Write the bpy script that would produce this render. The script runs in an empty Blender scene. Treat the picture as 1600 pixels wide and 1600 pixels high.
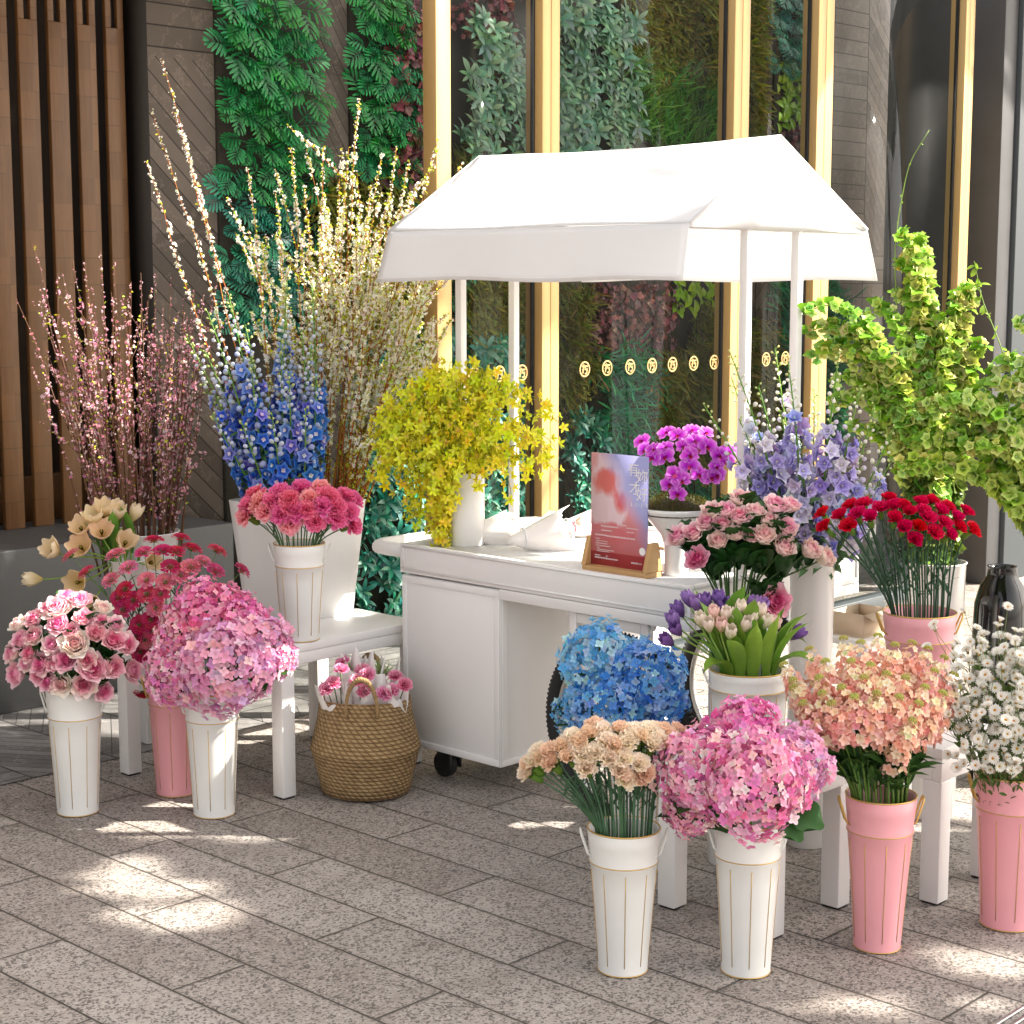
import bpy, math, random
import numpy as np
from mathutils import Matrix, Vector
R_ = math.radians
scene = bpy.context.scene
col = scene.collection
# ---------------------------------------------------------------- camera, world, sun, exposure
# World axes: X runs along the glazed facade (away to the right), Y into the building, Z up.
FPX, HCAM = 2720.0, 1.65
PITCH = math.atan(360 / 2720)
YAW = R_(43.5)
cam_d = bpy.data.cameras.new('camera'); cam = bpy.data.objects.new('camera', cam_d); col.objects.link(cam)
cam_d.sensor_width = 36; cam_d.lens = 36 * FPX / 1600; cam_d.clip_start = .05; cam_d.clip_end = 400
fwd = np.array([math.cos(YAW), math.sin(YAW), 0]); rgt = np.array([math.sin(YAW), -math.cos(YAW), 0]); zup = np.array([0, 0, 1.])
fw = fwd * math.cos(PITCH) - zup * math.sin(PITCH); upc = zup * math.cos(PITCH) + fwd * math.sin(PITCH)
CAM = np.array([0, 0, HCAM])
cam.matrix_world = Matrix(((rgt[0], upc[0], -fw[0], 0), (rgt[1], upc[1], -fw[1], 0), (rgt[2], upc[2], -fw[2], HCAM), (0, 0, 0, 1)))
scene.camera = cam
scene.render.resolution_x = scene.render.resolution_y = 1024
SUN_EL = R_(40); SUN_H = np.array([.70, -.714, 0]); SUN_H /= np.linalg.norm(SUN_H)
SUN = SUN_H * math.cos(SUN_EL) + zup * math.sin(SUN_EL)
wd = bpy.data.worlds.new('World'); scene.world = wd; wd.use_nodes = True
nt = wd.node_tree; nt.nodes.clear()
sky = nt.nodes.new('ShaderNodeTexSky'); sky.sky_type = 'NISHITA'; sky.sun_disc = False
sky.sun_elevation = SUN_EL; sky.sun_rotation = math.atan2(SUN_H[0], SUN_H[1]); sky.air_density = 1.0; sky.dust_density = 2.5; sky.ozone_density = .6
bg = nt.nodes.new('ShaderNodeBackground'); bg.inputs[1].default_value = .112
wo = nt.nodes.new('ShaderNodeOutputWorld'); hs = nt.nodes.new('ShaderNodeHueSaturation'); hs.inputs['Saturation'].default_value = .3; nt.links.new(sky.outputs[0], hs.inputs['Color']); tn = nt.nodes.new('ShaderNodeMix'); tn.data_type = 'RGBA'; tn.blend_type = 'MULTIPLY'; tn.inputs[0].default_value = 1; tn.inputs[7].default_value = (1.04, .98, .91, 1); nt.links.new(hs.outputs[0], tn.inputs[6]); nt.links.new(tn.outputs[2], bg.inputs[0]); nt.links.new(bg.outputs[0], wo.inputs[0])
sd = bpy.data.lights.new('sun', 'SUN'); sd.energy = 4.9; sd.angle = R_(.55); sd.color = (1, .93, .82)
so = bpy.data.objects.new('sun', sd); col.objects.link(so); so.rotation_euler = Vector(SUN).to_track_quat('Z', 'Y').to_euler(); so.location = (8, -4, 12)
vs = scene.view_settings; vs.view_transform = 'Standard'; vs.look = 'None'; vs.gamma = 1; vs.exposure = 1.88; vs.use_curve_mapping = False
cy = scene.cycles
cy.max_bounces = 8; cy.transparent_max_bounces = 12; cy.diffuse_bounces = 4; cy.glossy_bounces = 3; cy.transmission_bounces = 4
cy.caustics_reflective = False; cy.caustics_refractive = False; cy.sample_clamp_indirect = 6; cy.use_denoising = True
# ---------------------------------------------------------------- picking points in the place
def ray(x, y): return fw * FPX + rgt * (x - 800) + upc * (800 - y)
def atZ(x, y, z=0.): d = ray(x, y); return CAM + d * ((z - HCAM) / d[2])
def atX(x, y, X): d = ray(x, y); return CAM + d * (X / d[0])
def atY(x, y, Y): d = ray(x, y); return CAM + d * (Y / d[1])
def atD(x, y, dep): return CAM + ray(x, y) * (dep / FPX)
def proj(p):
    q = np.asarray(p, float) - CAM; z = q @ fw
    return 800 + FPX * (q @ rgt) / z, 800 - FPX * (q @ upc) / z, z
def dep(p): return float((np.asarray(p, float) - CAM) @ fw)
# ---------------------------------------------------------------- mesh helpers
def lin(h):
    h = h.lstrip('#'); c = np.array([int(h[i:i + 2], 16) for i in (0, 2, 4)]) / 255.
    return np.where(c <= .04045, c / 12.92, ((c + .055) / 1.055) ** 2.4)
def rgb(c): return lin(c) if isinstance(c, str) else np.asarray(c, float)
class G:
    def __init__(s): s.v = []; s.c = []; s.f = {}; s.n = 0
    def add(s, V, F, C=(1, 1, 1)):
        V = np.asarray(V, float).reshape(-1, 3); C = rgb(C)
        if C.ndim == 1: C = np.tile(C, (len(V), 1))
        F = [F] if isinstance(F, np.ndarray) else F
        for a in F:
            a = np.asarray(a, int)
            if a.ndim == 1: a = a[None]
            s.f.setdefault(a.shape[1], []).append(a + s.n)
        s.v.append(V); s.c.append(C); s.n += len(V); return s
    def arr(s):
        return np.vstack(s.v), [np.vstack(a) for a in s.f.values()], np.vstack(s.c)
    def inst(s, T, M, P, C=None):
        """copies of template T with (N,3,3) matrices, (N,3) positions and (N,3) colour factors"""
        V, F, Cc = T.arr() if isinstance(T, G) else T
        M = np.asarray(M, float); P = np.asarray(P, float); N = len(P); n = len(V)
        VV = np.einsum('nij,vj->nvi', M, V) + P[:, None, :]
        CC = np.tile(Cc[None], (N, 1, 1))
        if C is not None: CC = CC * np.asarray(C, float)[:, None, :]
        off = (np.arange(N) * n)[:, None, None]
        s.add(VV.reshape(-1, 3), [(a[None] + off).reshape(-1, a.shape[1]) for a in F], np.clip(CC.reshape(-1, 3), 0, 1)); return s
    def box(s, x0, x1, y0, y1, z0, z1, C=(1, 1, 1)):
        V = [(x, y, z) for z in (z0, z1) for y in (y0, y1) for x in (x0, x1)]
        return s.add(V, np.array([(0, 2, 3, 1), (4, 5, 7, 6), (0, 1, 5, 4), (2, 6, 7, 3), (0, 4, 6, 2), (1, 3, 7, 5)]), C)
    def tube(s, pts, rad, n=6, C=(1, 1, 1), cap=True, closed=False):
        P = np.asarray(pts, float); m = len(P); rad = np.broadcast_to(np.asarray(rad, float), (m,))
        T = np.gradient(P, axis=0) if not closed else np.roll(P, -1, 0) - np.roll(P, 1, 0)
        T /= np.linalg.norm(T, axis=1)[:, None] + 1e-12
        a = np.array([0, 0, 1.]) if abs(T[0][2]) < .9 else np.array([1., 0, 0])
        X = np.empty_like(P)
        x = np.cross(a, T[0]); x /= np.linalg.norm(x)
        for i in range(m):
            x = x - T[i] * (x @ T[i]); x /= np.linalg.norm(x) + 1e-12; X[i] = x
        Y = np.cross(T, X); th = np.arange(n) * 2 * math.pi / n
        V = P[:, None] + rad[:, None, None] * (X[:, None] * np.cos(th)[None, :, None] + Y[:, None] * np.sin(th)[None, :, None])
        i = np.arange(m if closed else m - 1)[:, None]; j = np.arange(n)[None]; i2 = (i + 1) % m; j2 = (j + 1) % n
        F = np.stack([i * n + j + 0 * j, i * n + j2, i2 * n + j2, i2 * n + j + 0 * j], -1).reshape(-1, 4)
        C = rgb(C)
        if C.ndim == 2: C = np.repeat(C, n, 0)
        fs = [F]
        if cap and not closed: fs += [np.arange(n)[::-1][None], (np.arange(n) + (m - 1) * n)[None]]
        return s.add(V.reshape(-1, 3), fs, C)
    def lathe(s, prof, n=32, C=(1, 1, 1), sq=0.):
        """profile [(r,z)...]; sq>0 squares the section"""
        pr = np.asarray(prof, float); th = (np.arange(n) + .5) * 2 * math.pi / n
        cx, sx = np.cos(th), np.sin(th)
        if sq: k = np.maximum(abs(cx), abs(sx)); f = (1 - sq) + sq / k; cx, sx = cx * f, sx * f
        V = np.stack([pr[:, 0, None] * cx, pr[:, 0, None] * sx, np.repeat(pr[:, 1, None], n, 1)], -1)
        m = len(pr); i = np.arange(m - 1)[:, None]; j = np.arange(n)[None]; j2 = (j + 1) % n
        F = np.stack([i * n + j, i * n + j2, (i + 1) * n + j2, (i + 1) * n + j], -1).reshape(-1, 4)
        C = rgb(C)
        if C.ndim == 2: C = np.repeat(C, n, 0)
        return s.add(V.reshape(-1, 3), [F], C)
    def disc(s, r, z, n=32, C=(1, 1, 1)):
        th = (np.arange(n) + .5) * 2 * math.pi / n
        return s.add(np.stack([r * np.cos(th), r * np.sin(th), 0 * th + z], -1), np.arange(n)[None], C)
    def move(s, d):
        s.v = [v + np.asarray(d, float) for v in s.v]; return s
    def xf(s, M, d=(0, 0, 0)):
        s.v = [v @ np.asarray(M).T + np.asarray(d, float) for v in s.v]; return s
    def mesh(s, name, mat, smooth=False):
        V, F, C = s.arr(); me = bpy.data.meshes.new(name)
        me.vertices.add(len(V)); me.vertices.foreach_set('co', V.ravel())
        tot = np.concatenate([np.full(len(a), a.shape[1]) for a in F]); loops = np.concatenate([a.ravel() for a in F])
        me.loops.add(len(loops)); me.loops.foreach_set('vertex_index', loops.astype(np.int32))
        me.polygons.add(len(tot)); me.polygons.foreach_set('loop_start', np.concatenate([[0], np.cumsum(tot)[:-1]]).astype(np.int32))
        me.polygons.foreach_set('loop_total', tot.astype(np.int32))
        if smooth: me.polygons.foreach_set('use_smooth', np.ones(len(tot), bool))
        a = me.attributes.new('Col', 'FLOAT_COLOR', 'POINT')
        a.data.foreach_set('color', np.hstack([C, np.ones((len(C), 1))]).ravel().astype(np.float32))
        me.materials.append(mat); me.update(calc_edges=True); return me
def lnk(name, data, parent=None, loc=None, mat=None):
    o = bpy.data.objects.new(name, data); col.objects.link(o)
    if parent is not None: o.parent = parent
    if mat is not None: o.matrix_local = mat
    elif loc is not None: o.location = loc
    return o
def tag(o, label=None, cat=None, group=None, kind=None):
    if label: o['label'] = label
    if cat: o['category'] = cat
    if group: o['group'] = group
    if kind: o['kind'] = kind
    return o
def thing(name, label, cat, loc=(0, 0, 0), rz=0., group=None):
    o = lnk(name, None); o.location = loc; o.rotation_euler = (0, 0, rz); o.empty_display_size = .05
    return tag(o, label, cat, group)
def part(name, g, mat, parent=None, smooth=False, bevel=0., loc=None, solid=0., mtx=None):
    o = lnk(name, g.mesh(name, mat, smooth) if isinstance(g, G) else g, parent, loc, mtx)
    if solid:
        m = o.modifiers.new('solid', 'SOLIDIFY'); m.thickness = solid; m.offset = 0
    if bevel:
        m = o.modifiers.new('bevel', 'BEVEL'); m.width = bevel; m.segments = 2; m.limit_method = 'ANGLE'; m.angle_limit = R_(40)
    return o
def unit(v): v = np.asarray(v, float); return v / (np.linalg.norm(v, axis=-1, keepdims=True) + 1e-12)
def basis(d, roll=0.):
    """(N,3,3) frames whose z axis is d, turned by roll about it"""
    d = unit(np.atleast_2d(d)); a = np.where(np.abs(d[:, 2:3]) < .95, np.array([[0, 0, 1.]]), np.array([[1., 0, 0]]))
    x = unit(np.cross(a, d)); y = np.cross(d, x); r = np.broadcast_to(np.asarray(roll, float), (len(d),))[:, None]
    return np.stack([x * np.cos(r) + y * np.sin(r), -x * np.sin(r) + y * np.cos(r), d], -1)
def mat4(M, p): 
    return Matrix([[M[0][0], M[0][1], M[0][2], p[0]], [M[1][0], M[1][1], M[1][2], p[1]], [M[2][0], M[2][1], M[2][2], p[2]], [0, 0, 0, 1]])
def bez(a, b, c, d, n=8):
    t = np.linspace(0, 1, n)[:, None]; a, b, c, d = [np.asarray(q, float) for q in (a, b, c, d)]
    return a * (1 - t) ** 3 + 3 * b * t * (1 - t) ** 2 + 3 * c * t * t * (1 - t) + d * t ** 3
def rotz(a): c, s = math.cos(a), math.sin(a); return np.array([[c, -s, 0], [s, c, 0], [0, 0, 1.]])
# ---------------------------------------------------------------- materials
class N:
    def __init__(s, name):
        s.m = bpy.data.materials.new(name); s.m.use_nodes = True; s.t = s.m.node_tree; s.t.nodes.clear()
        s.o = s.t.nodes.new('ShaderNodeOutputMaterial')
    def n(s, typ, ins=None, **kw):
        x = s.t.nodes.new('ShaderNode' + typ)
        for k, v in kw.items(): setattr(x, k, v)
        for k, v in (ins or {}).items():
            if isinstance(v, bpy.types.NodeSocket): s.t.links.new(v, x.inputs[k])
            else: x.inputs[k].default_value = v
        return x
    def math(s, op, a, b=0., c=0.): return s.n('Math', {0: a, 1: b, 2: c}, operation=op).outputs[0]
    def mix(s, f, a, b, mode='MIX'):
        x = s.n('Mix', data_type='RGBA', blend_type=mode); 
        for k, v in ((0, f), (6, a), (7, b)):
            if isinstance(v, bpy.types.NodeSocket): s.t.links.new(v, x.inputs[k])
            else: x.inputs[k].default_value = (*v, 1) if k and len(v) == 3 else v
        return x.outputs[2]
    def ramp(s, f, stops, interp='LINEAR'):
        x = s.n('ValToRGB', {0: f}); e = x.color_ramp.elements; x.color_ramp.interpolation = interp
        while len(e) < len(stops): e.new(.5)
        for q, (p, c) in zip(e, stops): q.position = p; q.color = (*rgb(c), 1)
        return x.outputs[0]
    def coord(s, kind='Object'): return s.n('TexCoord').outputs[kind]
    def noise(s, vec, scale, detail=3, rough=.55, out=0): return s.n('TexNoise', {'Vector': vec, 'Scale': scale, 'Detail': detail, 'Roughness': rough}).outputs[out]
    def mapping(s, vec, scale=(1, 1, 1), rot=(0, 0, 0), loc=(0, 0, 0)): return s.n('Mapping', {0: vec, 1: loc, 2: rot, 3: scale}).outputs[0]
    def bump(s, h, strength=.3, dist=.01): return s.n('Bump', {'Height': h, 'Strength': strength, 'Distance': dist}).outputs[0]
    def pr(s, color, rough=.5, normal=None, **kw):
        ins = {'Base Color': color if isinstance(color, bpy.types.NodeSocket) else (*rgb(color), 1), 'Roughness': rough}
        if normal is not None: ins['Normal'] = normal
        ins.update(kw); return s.n('BsdfPrincipled', ins).outputs[0]
    def out(s, sh): s.t.links.new(sh, s.o.inputs[0]); return s.m
def plant_mat(name, rough, trans, sat=1., spec=.3, bright=1.):
    k = N(name); a = k.n('Attribute', attribute_name='Col').outputs[0]
    r = k.n('ObjectInfo').outputs['Random']; nz = k.noise(k.coord(), 60, 2)
    h = k.n('HueSaturation', {'Hue': k.math('MULTIPLY_ADD', r, .03, .485), 'Saturation': sat, 'Value': k.math('MULTIPLY_ADD', nz, .35, .82 * bright), 'Color': a}).outputs[0]
    p = k.pr(h, rough, **{'Specular IOR Level': spec}); tr = k.n('BsdfTranslucent', {0: h}).outputs[0]
    return k.out(k.n('MixShader', {0: trans, 1: p, 2: tr}).outputs[0])
M = {}
M['petal'] = plant_mat('petal', .6, .36, 1.1, .2, 1.03)
M['leaf'] = plant_mat('leaf', .42, .3, 1.05, .4)
M['stem'] = plant_mat('stem', .55, .0)
M['bark'] = plant_mat('bark', .8, .0)
M['wall_leaf'] = plant_mat('wall_leaf', .4, .25, 1.1, .4)
def simple(name, c, rough=.5, nsc=0., nst=0., var=.08, vs=8., **kw):
    k = N(name); v = k.coord(); f = k.noise(v, vs, 4); c = rgb(c)
    cc = k.mix(f, tuple(c * (1 - var)), tuple(np.clip(c * (1 + var), 0, 1)))
    nrm = k.bump(k.noise(v, nsc, 3), nst, .004) if nst else None
    return k.out(k.pr(cc, k.math('MULTIPLY_ADD', f, .15, rough - .07), nrm, **kw))
M['white_paint'] = simple('white_paint', (.80, .79, .78), .42, 300, .05, .03)
M['white_metal'] = simple('white_metal', (.74, .74, .715), .3, 9, .03, .05, 7)
M['pink_metal'] = simple('pink_metal', (.80, .36, .40), .32, 0, 0, .04, 6)
M['ceramic'] = simple('ceramic', (.80, .79, .77), .18, 0, 0, .02)
M['gold_line'] = simple('gold_line', (.62, .40, .12), .35, Metallic=.6)
M['gold_frame'] = simple('gold_frame', (.50, .33, .135), .38, 0, 0, .1, 2, Metallic=.35)
M['gold_side'] = M['gold_frame']
M['rubber'] = simple('rubber', (.012, .012, .013), .7)
M['steel'] = simple('steel', (.55, .54, .52), .28, Metallic=.9)
M['black_metal'] = simple('black_metal', (.012, .012, .012), .45)
M['rope'] = simple('rope', (.34, .22, .10), .85, 200, .6, .3, 90)
M['oak'] = simple('oak', (.55, .33, .14), .5, 80, .1, .15, 25)
M['paper'] = simple('paper', (.82, .79, .76), .75, 60, .2, .03)
M['kraft'] = simple('kraft', (.60, .47, .33), .8)
M['moss'] = simple('moss', (.085, .075, .02), .95, 150, 1., .4, 60)
M['grey_panel'] = simple('grey_panel', (.052, .062, .068), .45)
M['black_glass'] = simple('black_glass', (.006, .006, .007), .08)
M['soil'] = simple('soil', (.03, .024, .017), .95)
M['felt'] = simple('felt', (.04, .036, .028), .95, 60, .6, .4)
def cloth():
    k = N('canopy_cloth'); v = k.coord(); w = k.noise(v, 700, 2)
    c = (.86, .86, .87, 1); nb = k.bump(k.math('ADD', k.math('MULTIPLY', w, .1), k.noise(k.mapping(v, (1, .7, 1)), 5, 3)), .22, .02)
    p = k.pr(k.mix(k.noise(v, 3), (.84, .84, .85), (.88, .88, .89)), .85, nb, **{'Specular IOR Level': .15}); t = k.n('BsdfTranslucent', {0: c, 'Normal': nb}).outputs[0]
    return k.out(k.n('MixShader', {0: .32, 1: p, 2: t}).outputs[0])
M['cloth'] = cloth()
def glass():
    k = N('window_glass'); f = k.math('MULTIPLY_ADD', k.math('POWER', k.n('LayerWeight', {0: .5}).outputs['Facing'], 5.), .4, .004)
    g = k.n('BsdfGlossy', {0: (1, 1, 1, 1), 1: .02}).outputs[0]; t = k.n('BsdfTransparent', {0: (.93, .94, .93, 1)}).outputs[0]
    return k.out(k.n('MixShader', {0: f, 1: t, 2: g}).outputs[0])
M['glass'] = glass()
def basket():
    k = N('seagrass_weave'); uv = k.n('Attribute', attribute_name='Col').outputs[0]
    s = k.n('SeparateColor', {0: uv}); a, b = s.outputs[0], s.outputs[1]   # r: angle 0..1, g: height 0..1
    u = k.math('MULTIPLY', a, 46.); w = k.math('MULTIPLY', b, 26.)
    row = k.math('FLOOR', w); fu = k.math('FRACT', k.math('ADD', u, k.math('ADD', k.math('MULTIPLY', row, .5), k.math('MULTIPLY', k.math('FRACT', w), .5)))); fv = k.math('FRACT', w)
    hu = k.math('SINE', k.math('MULTIPLY', fu, math.pi)); hv = k.math('SINE', k.math('MULTIPLY', fv, math.pi))
    h = k.math('POWER', k.math('MULTIPLY', hu, hv), .5)
    nz = k.noise(k.coord(), 40, 4); fine = k.noise(k.mapping(k.coord(), (1, 1, 4)), 160, 2)
    c = k.ramp(k.math('MULTIPLY_ADD', nz, .55, k.math('MULTIPLY', h, .4)), [(.15, (.10, .055, .022)), (.5, (.34, .21, .09)), (.85, (.56, .40, .20))])
    return k.out(k.pr(c, .75, k.bump(k.math('ADD', h, k.math('MULTIPLY', fine, .3)), .9, .008)))
M['weave'] = basket()
def granite():
    k = N('granite_pavers'); v = k.coord()
    sw = k.mapping(v, (1, 1, 1), (0, 0, R_(90)))       # rows run along Y
    sx = k.n('SeparateXYZ', {0: v}); X, Y = sx.outputs[0], sx.outputs[1]
    RW, RL = .2185, .93
    rx = k.math('DIVIDE', k.math('SUBTRACT', X, 2.72), RW); row = k.math('FLOOR', rx)
    odd = k.math('ABSOLUTE', k.math('MODULO', row, 2.))
    ry = k.math('ADD', k.math('DIVIDE', k.math('SUBTRACT', Y, 3.267), RL), k.math('MULTIPLY', odd, .5)); cl = k.math('FLOOR', ry)
    ax = k.math('ABSOLUTE', k.math('SUBTRACT', k.math('FRACT', rx), .5)); ay = k.math('ABSOLUTE', k.math('SUBTRACT', k.math('FRACT', ry), .5))
    wob = k.math('MULTIPLY', k.noise(v, 25, 2), .003)
    dx = k.math('SUBTRACT', k.math('MULTIPLY', k.math('SUBTRACT', .5, ax), RW), wob); dy = k.math('SUBTRACT', k.math('MULTIPLY', k.math('SUBTRACT', .5, ay), RL), wob)
    d = k.math('MINIMUM', dx, dy); joint = k.math('LESS_THAN', d, .0017)
    tone = k.n('TexWhiteNoise', {'Vector': k.n('CombineXYZ', {0: row, 1: cl}).outputs[0]}, noise_dimensions='2D').outputs[0]
    sp = k.noise(k.mapping(v, (1, 1, 1)), 125, 4, .7); sp2 = k.noise(v, 300, 3, .7); big = k.noise(v, 2.2, 4); mid = k.noise(v, 14, 3)
    base = k.mix(tone, (.32, .28, .25), (.48, .44, .405)); base = k.mix(k.math('MULTIPLY', k.math('SUBTRACT', big, .42), 1.6), base, (.255, .215, .185))
    wv = k.n('VectorMath', {0: v, 1: k.n('VectorMath', {0: k.n('TexNoise', {'Vector': v, 'Scale': 150., 'Detail': 2.}).outputs[1], 1: (.009, .009, .009)}, operation='MULTIPLY').outputs[0]}, operation='ADD').outputs[0]
    cell = k.n('TexVoronoi', {'Vector': wv, 'Scale': 175.}); cr = k.n('SeparateColor', {0: cell.outputs['Color']}).outputs[0]
    cell2 = k.n('TexVoronoi', {'Vector': wv, 'Scale': 330.}); cr2 = k.n('SeparateColor', {0: cell2.outputs['Color']}).outputs[1]
    dk = k.ramp(k.math('ADD', cr, k.math('MULTIPLY', k.math('SUBTRACT', mid, .5), .5)), [(.24, (1, 1, 1)), (.30, (0, 0, 0))]); c = k.mix(k.math('MULTIPLY', cr2, .5), base, (.20, .175, .16))
    c = k.mix(k.math('MULTIPLY', dk, .74), c, (.035, .032, .032)); lt = k.ramp(cr, [(.84, (0, 0, 0)), (.88, (1, 1, 1))]); c = k.mix(k.math('MULTIPLY', lt, .55), c, (.50, .46, .43))
    lt2 = k.ramp(cr2, [(.1, (1, 1, 1)), (.14, (0, 0, 0))]); c = k.mix(k.math('MULTIPLY', lt2, .4), c, (.05, .045, .045))
    dirt = k.ramp(k.noise(v, 5.5, 5, .65), [(.5, (0, 0, 0)), (.72, (1, 1, 1))]); c = k.mix(k.math('MULTIPLY', dirt, .3), c, (.12, .09, .07))
    edge = k.ramp(d, [(.0, (1, 1, 1)), (.014, (0, 0, 0))]); c = k.mix(k.math('MULTIPLY', edge, .22), c, (.09, .07, .055))
    c = k.mix(joint, c, (.05, .044, .038))
    h = k.math('ADD', k.math('MULTIPLY', k.ramp(d, [(.0, (0, 0, 0)), (.006, (1, 1, 1))]), 1.), k.math('MULTIPLY', sp, .12))
    return k.out(k.pr(c, k.math('MULTIPLY_ADD', mid, .25, .5), k.bump(h, .5, .004)))
M['granite'] = granite()
def chevron(name, c0, c1, sx=3.4, rough=.6, horiz=True):
    k = N(name); v = k.coord(); s = k.n('SeparateXYZ', {0: v}); X, Z = s.outputs[0], s.outputs[2 if horiz else 1]
    u = k.math('MULTIPLY', X, sx); ci = k.math('FLOOR', u); fu = k.math('FRACT', u); sgn = k.math('SUBTRACT', k.math('MULTIPLY', k.math('ABSOLUTE', k.math('MODULO', ci, 2.)), 2.), 1.)
    blk = k.math('FLOOR', k.math('MULTIPLY', k.math('ADD', Z, k.math('MULTIPLY', ci, .37)), 1.35))
    rnd = k.n('TexWhiteNoise', {'Vector': k.n('CombineXYZ', {0: ci, 1: blk}).outputs[0]}, noise_dimensions='2D').outputs[0]
    slope = k.math('MULTIPLY', sgn, k.ramp(rnd, [(0, (0, 0, 0)), (.3, (.55, .55, .55)), (.55, (.9, .9, .9))], 'CONSTANT'))
    t = k.math('ADD', k.math('MULTIPLY', Z, 11.), k.math('MULTIPLY', k.math('MULTIPLY', fu, slope), 11. / sx * 1.7)); st = k.math('FLOOR', t); ft = k.math('FRACT', t)
    wn = k.n('TexWhiteNoise', {'Vector': k.n('CombineXYZ', {0: ci, 1: st, 2: blk}).outputs[0]}, noise_dimensions='3D').outputs[0]
    nz = k.noise(k.mapping(v, (1, 1, 1)), 9, 6, .65); vein = k.ramp(k.noise(v, 4.5, 8, .7), [(.485, (0, 0, 0)), (.5, (1, 1, 1)), (.515, (0, 0, 0))])
    c = k.mix(k.math('ADD', k.math('MULTIPLY', wn, .7), k.math('MULTIPLY', nz, .4)), c0, c1)
    c = k.mix(k.math('MULTIPLY', vein, .35), c, tuple(np.clip(np.array(c1) * 1.9, 0, 1)))
    e = k.math('MINIMUM', k.math('MINIMUM', ft, k.math('SUBTRACT', 1., ft)), k.math('MULTIPLY', k.math('MINIMUM', fu, k.math('SUBTRACT', 1., fu)), 3.))
    g = k.math('LESS_THAN', e, .035); c = k.mix(g, c, tuple(np.array(c0) * .3))
    return k.out(k.pr(c, rough, k.bump(k.math('ADD', k.math('MULTIPLY', wn, .5), k.math('SUBTRACT', k.math('MULTIPLY', nz, .4), g)), .5, .012)))
M['stone_wall'] = chevron('chevron_stone', (.075, .060, .050), (.22, .178, .148), 2.5)
M['dark_paving'] = chevron('dark_stone_paving', (.10, .095, .093), (.26, .25, .245), 3.0, .45, False)
M['plinth'] = simple('plinth_stone', (.05, .05, .053), .5, 40, .08, .35, 5)
def wood():
    k = N('slat_wood'); v = k.coord(); s = k.n('SeparateXYZ', {0: v})
    b = k.math('FLOOR', k.math('MULTIPLY', s.outputs[2], 9.)); xi = k.math('FLOOR', k.math('MULTIPLY', s.outputs[0], 7.3))
    wn = k.n('TexWhiteNoise', {'Vector': k.n('CombineXYZ', {0: b, 1: xi}).outputs[0]}, noise_dimensions='2D').outputs[0]
    g = k.noise(k.mapping(v, (30, 30, 1.6), (R_(12), 0, 0)), 3, 5, .6)
    c = k.mix(k.math('ADD', k.math('MULTIPLY', g, .7), k.math('MULTIPLY', wn, .3)), (.062, .026, .008), (.205, .092, .029))
    l = k.math('LESS_THAN', k.math('FRACT', k.math('MULTIPLY', s.outputs[2], 9.)), .04); l = k.math('MULTIPLY', l, k.math('GREATER_THAN', wn, .45))
    c = k.mix(k.math('MULTIPLY', l, .6), c, (.06, .03, .01))
    return k.out(k.pr(c, .45, k.bump(g, .15, .003)))
M['wood'] = wood()
M['wood_dark'] = simple('dark_wood', (.035, .018, .008), .6)
rng = np.random.default_rng(7); random.seed(7)
# ================================================================ the setting
g = G(); g.add([(-60, -60, 0), (60, -60, 0), (60, 60, 0), (-60, 60, 0)], np.array([0, 1, 2, 3]))
tag(part('ground', g, M['granite']), kind='structure')
g = G(); g.add([(-6, 5.06, .004), (13, 5.06, .004), (13, 6.4, .004), (-6, 6.4, .004)], np.array([0, 1, 2, 3]))
tag(part('paving', g, M['dark_paving']), kind='structure')
g = G(); g.box(-6, 4.5, 5.9, 7.2, .002, .635)
o = part('plinth', g, M['plinth'], bevel=.008); tag(o, 'dark grey polished stone plinth below the wooden slats', 'plinth')
g = G(); g.box(4.40, 16, 6.3, 6.5, -.02, 5.2)
tag(part('stone_wall', g, M['stone_wall']), 'dark brown stone wall laid in chevron planks behind the plants', 'wall')
g = G(); g.box(-6, 4.62, 4.70, 9, 3.2, 3.5)
tag(part('porch_roof', g, M['white_paint']), 'flat porch roof slab over the wooden slat wall', 'roof')
g = G()
for z0, z1, y in ((.045, .06, 1.79), ):
    g.box(-6, 12, 1.735, 1.744, .001, .005); g.box(-6, 12, 1.764, 1.773, .001, .005)
tag(part('slot_drain', g, M['steel']), 'narrow steel slot drain set into the pavers at lower corner', 'drain')
# slatted wood wall: fins with a slotted upper end, dark board behind
t = thing('slatted_wood_wall', 'warm brown vertical wooden slat wall standing on the stone plinth', 'slat wall', (3.5, 6.5, .635))
g = G(); g.box(-6.5, 1.5, .17, .2, -.63, 2.55); part('backing_board', g, M['wood_dark'], t)
g = G(); x = 2.2 - 3.5
while x < .83:
    zt = 2.07 + rng.uniform(-.01, .01)
    g.box(x, x + .088, -.11, -.085, .001, zt); g.box(x, x + .028, -.11, -.085, zt, 2.55); g.box(x + .058, x + .088, -.11, -.085, zt, 2.55)
    x += .1375
o = part('slats', g, M['wood'], t, bevel=.002)
g = G(); g.box(-6.5, .86, .05, .17, .001, .19); part('rail', g, M['wood'], t)
# right end of the facade
g = G(); g.box(8.62, 8.765, 4.6, 5.3, 0, 3.6)
tag(part('stone_pillar', g, M['plinth'], bevel=.004), 'narrow grey marble pillar beside the last gold mullion', 'pillar')
g = G(); g.box(8.77, 11, 4.575, 4.695, 0, 3.6)
tag(part('grey_column', g, M['grey_panel'], bevel=.005), 'wide smooth dark grey metal clad column at the right edge', 'column')
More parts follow.
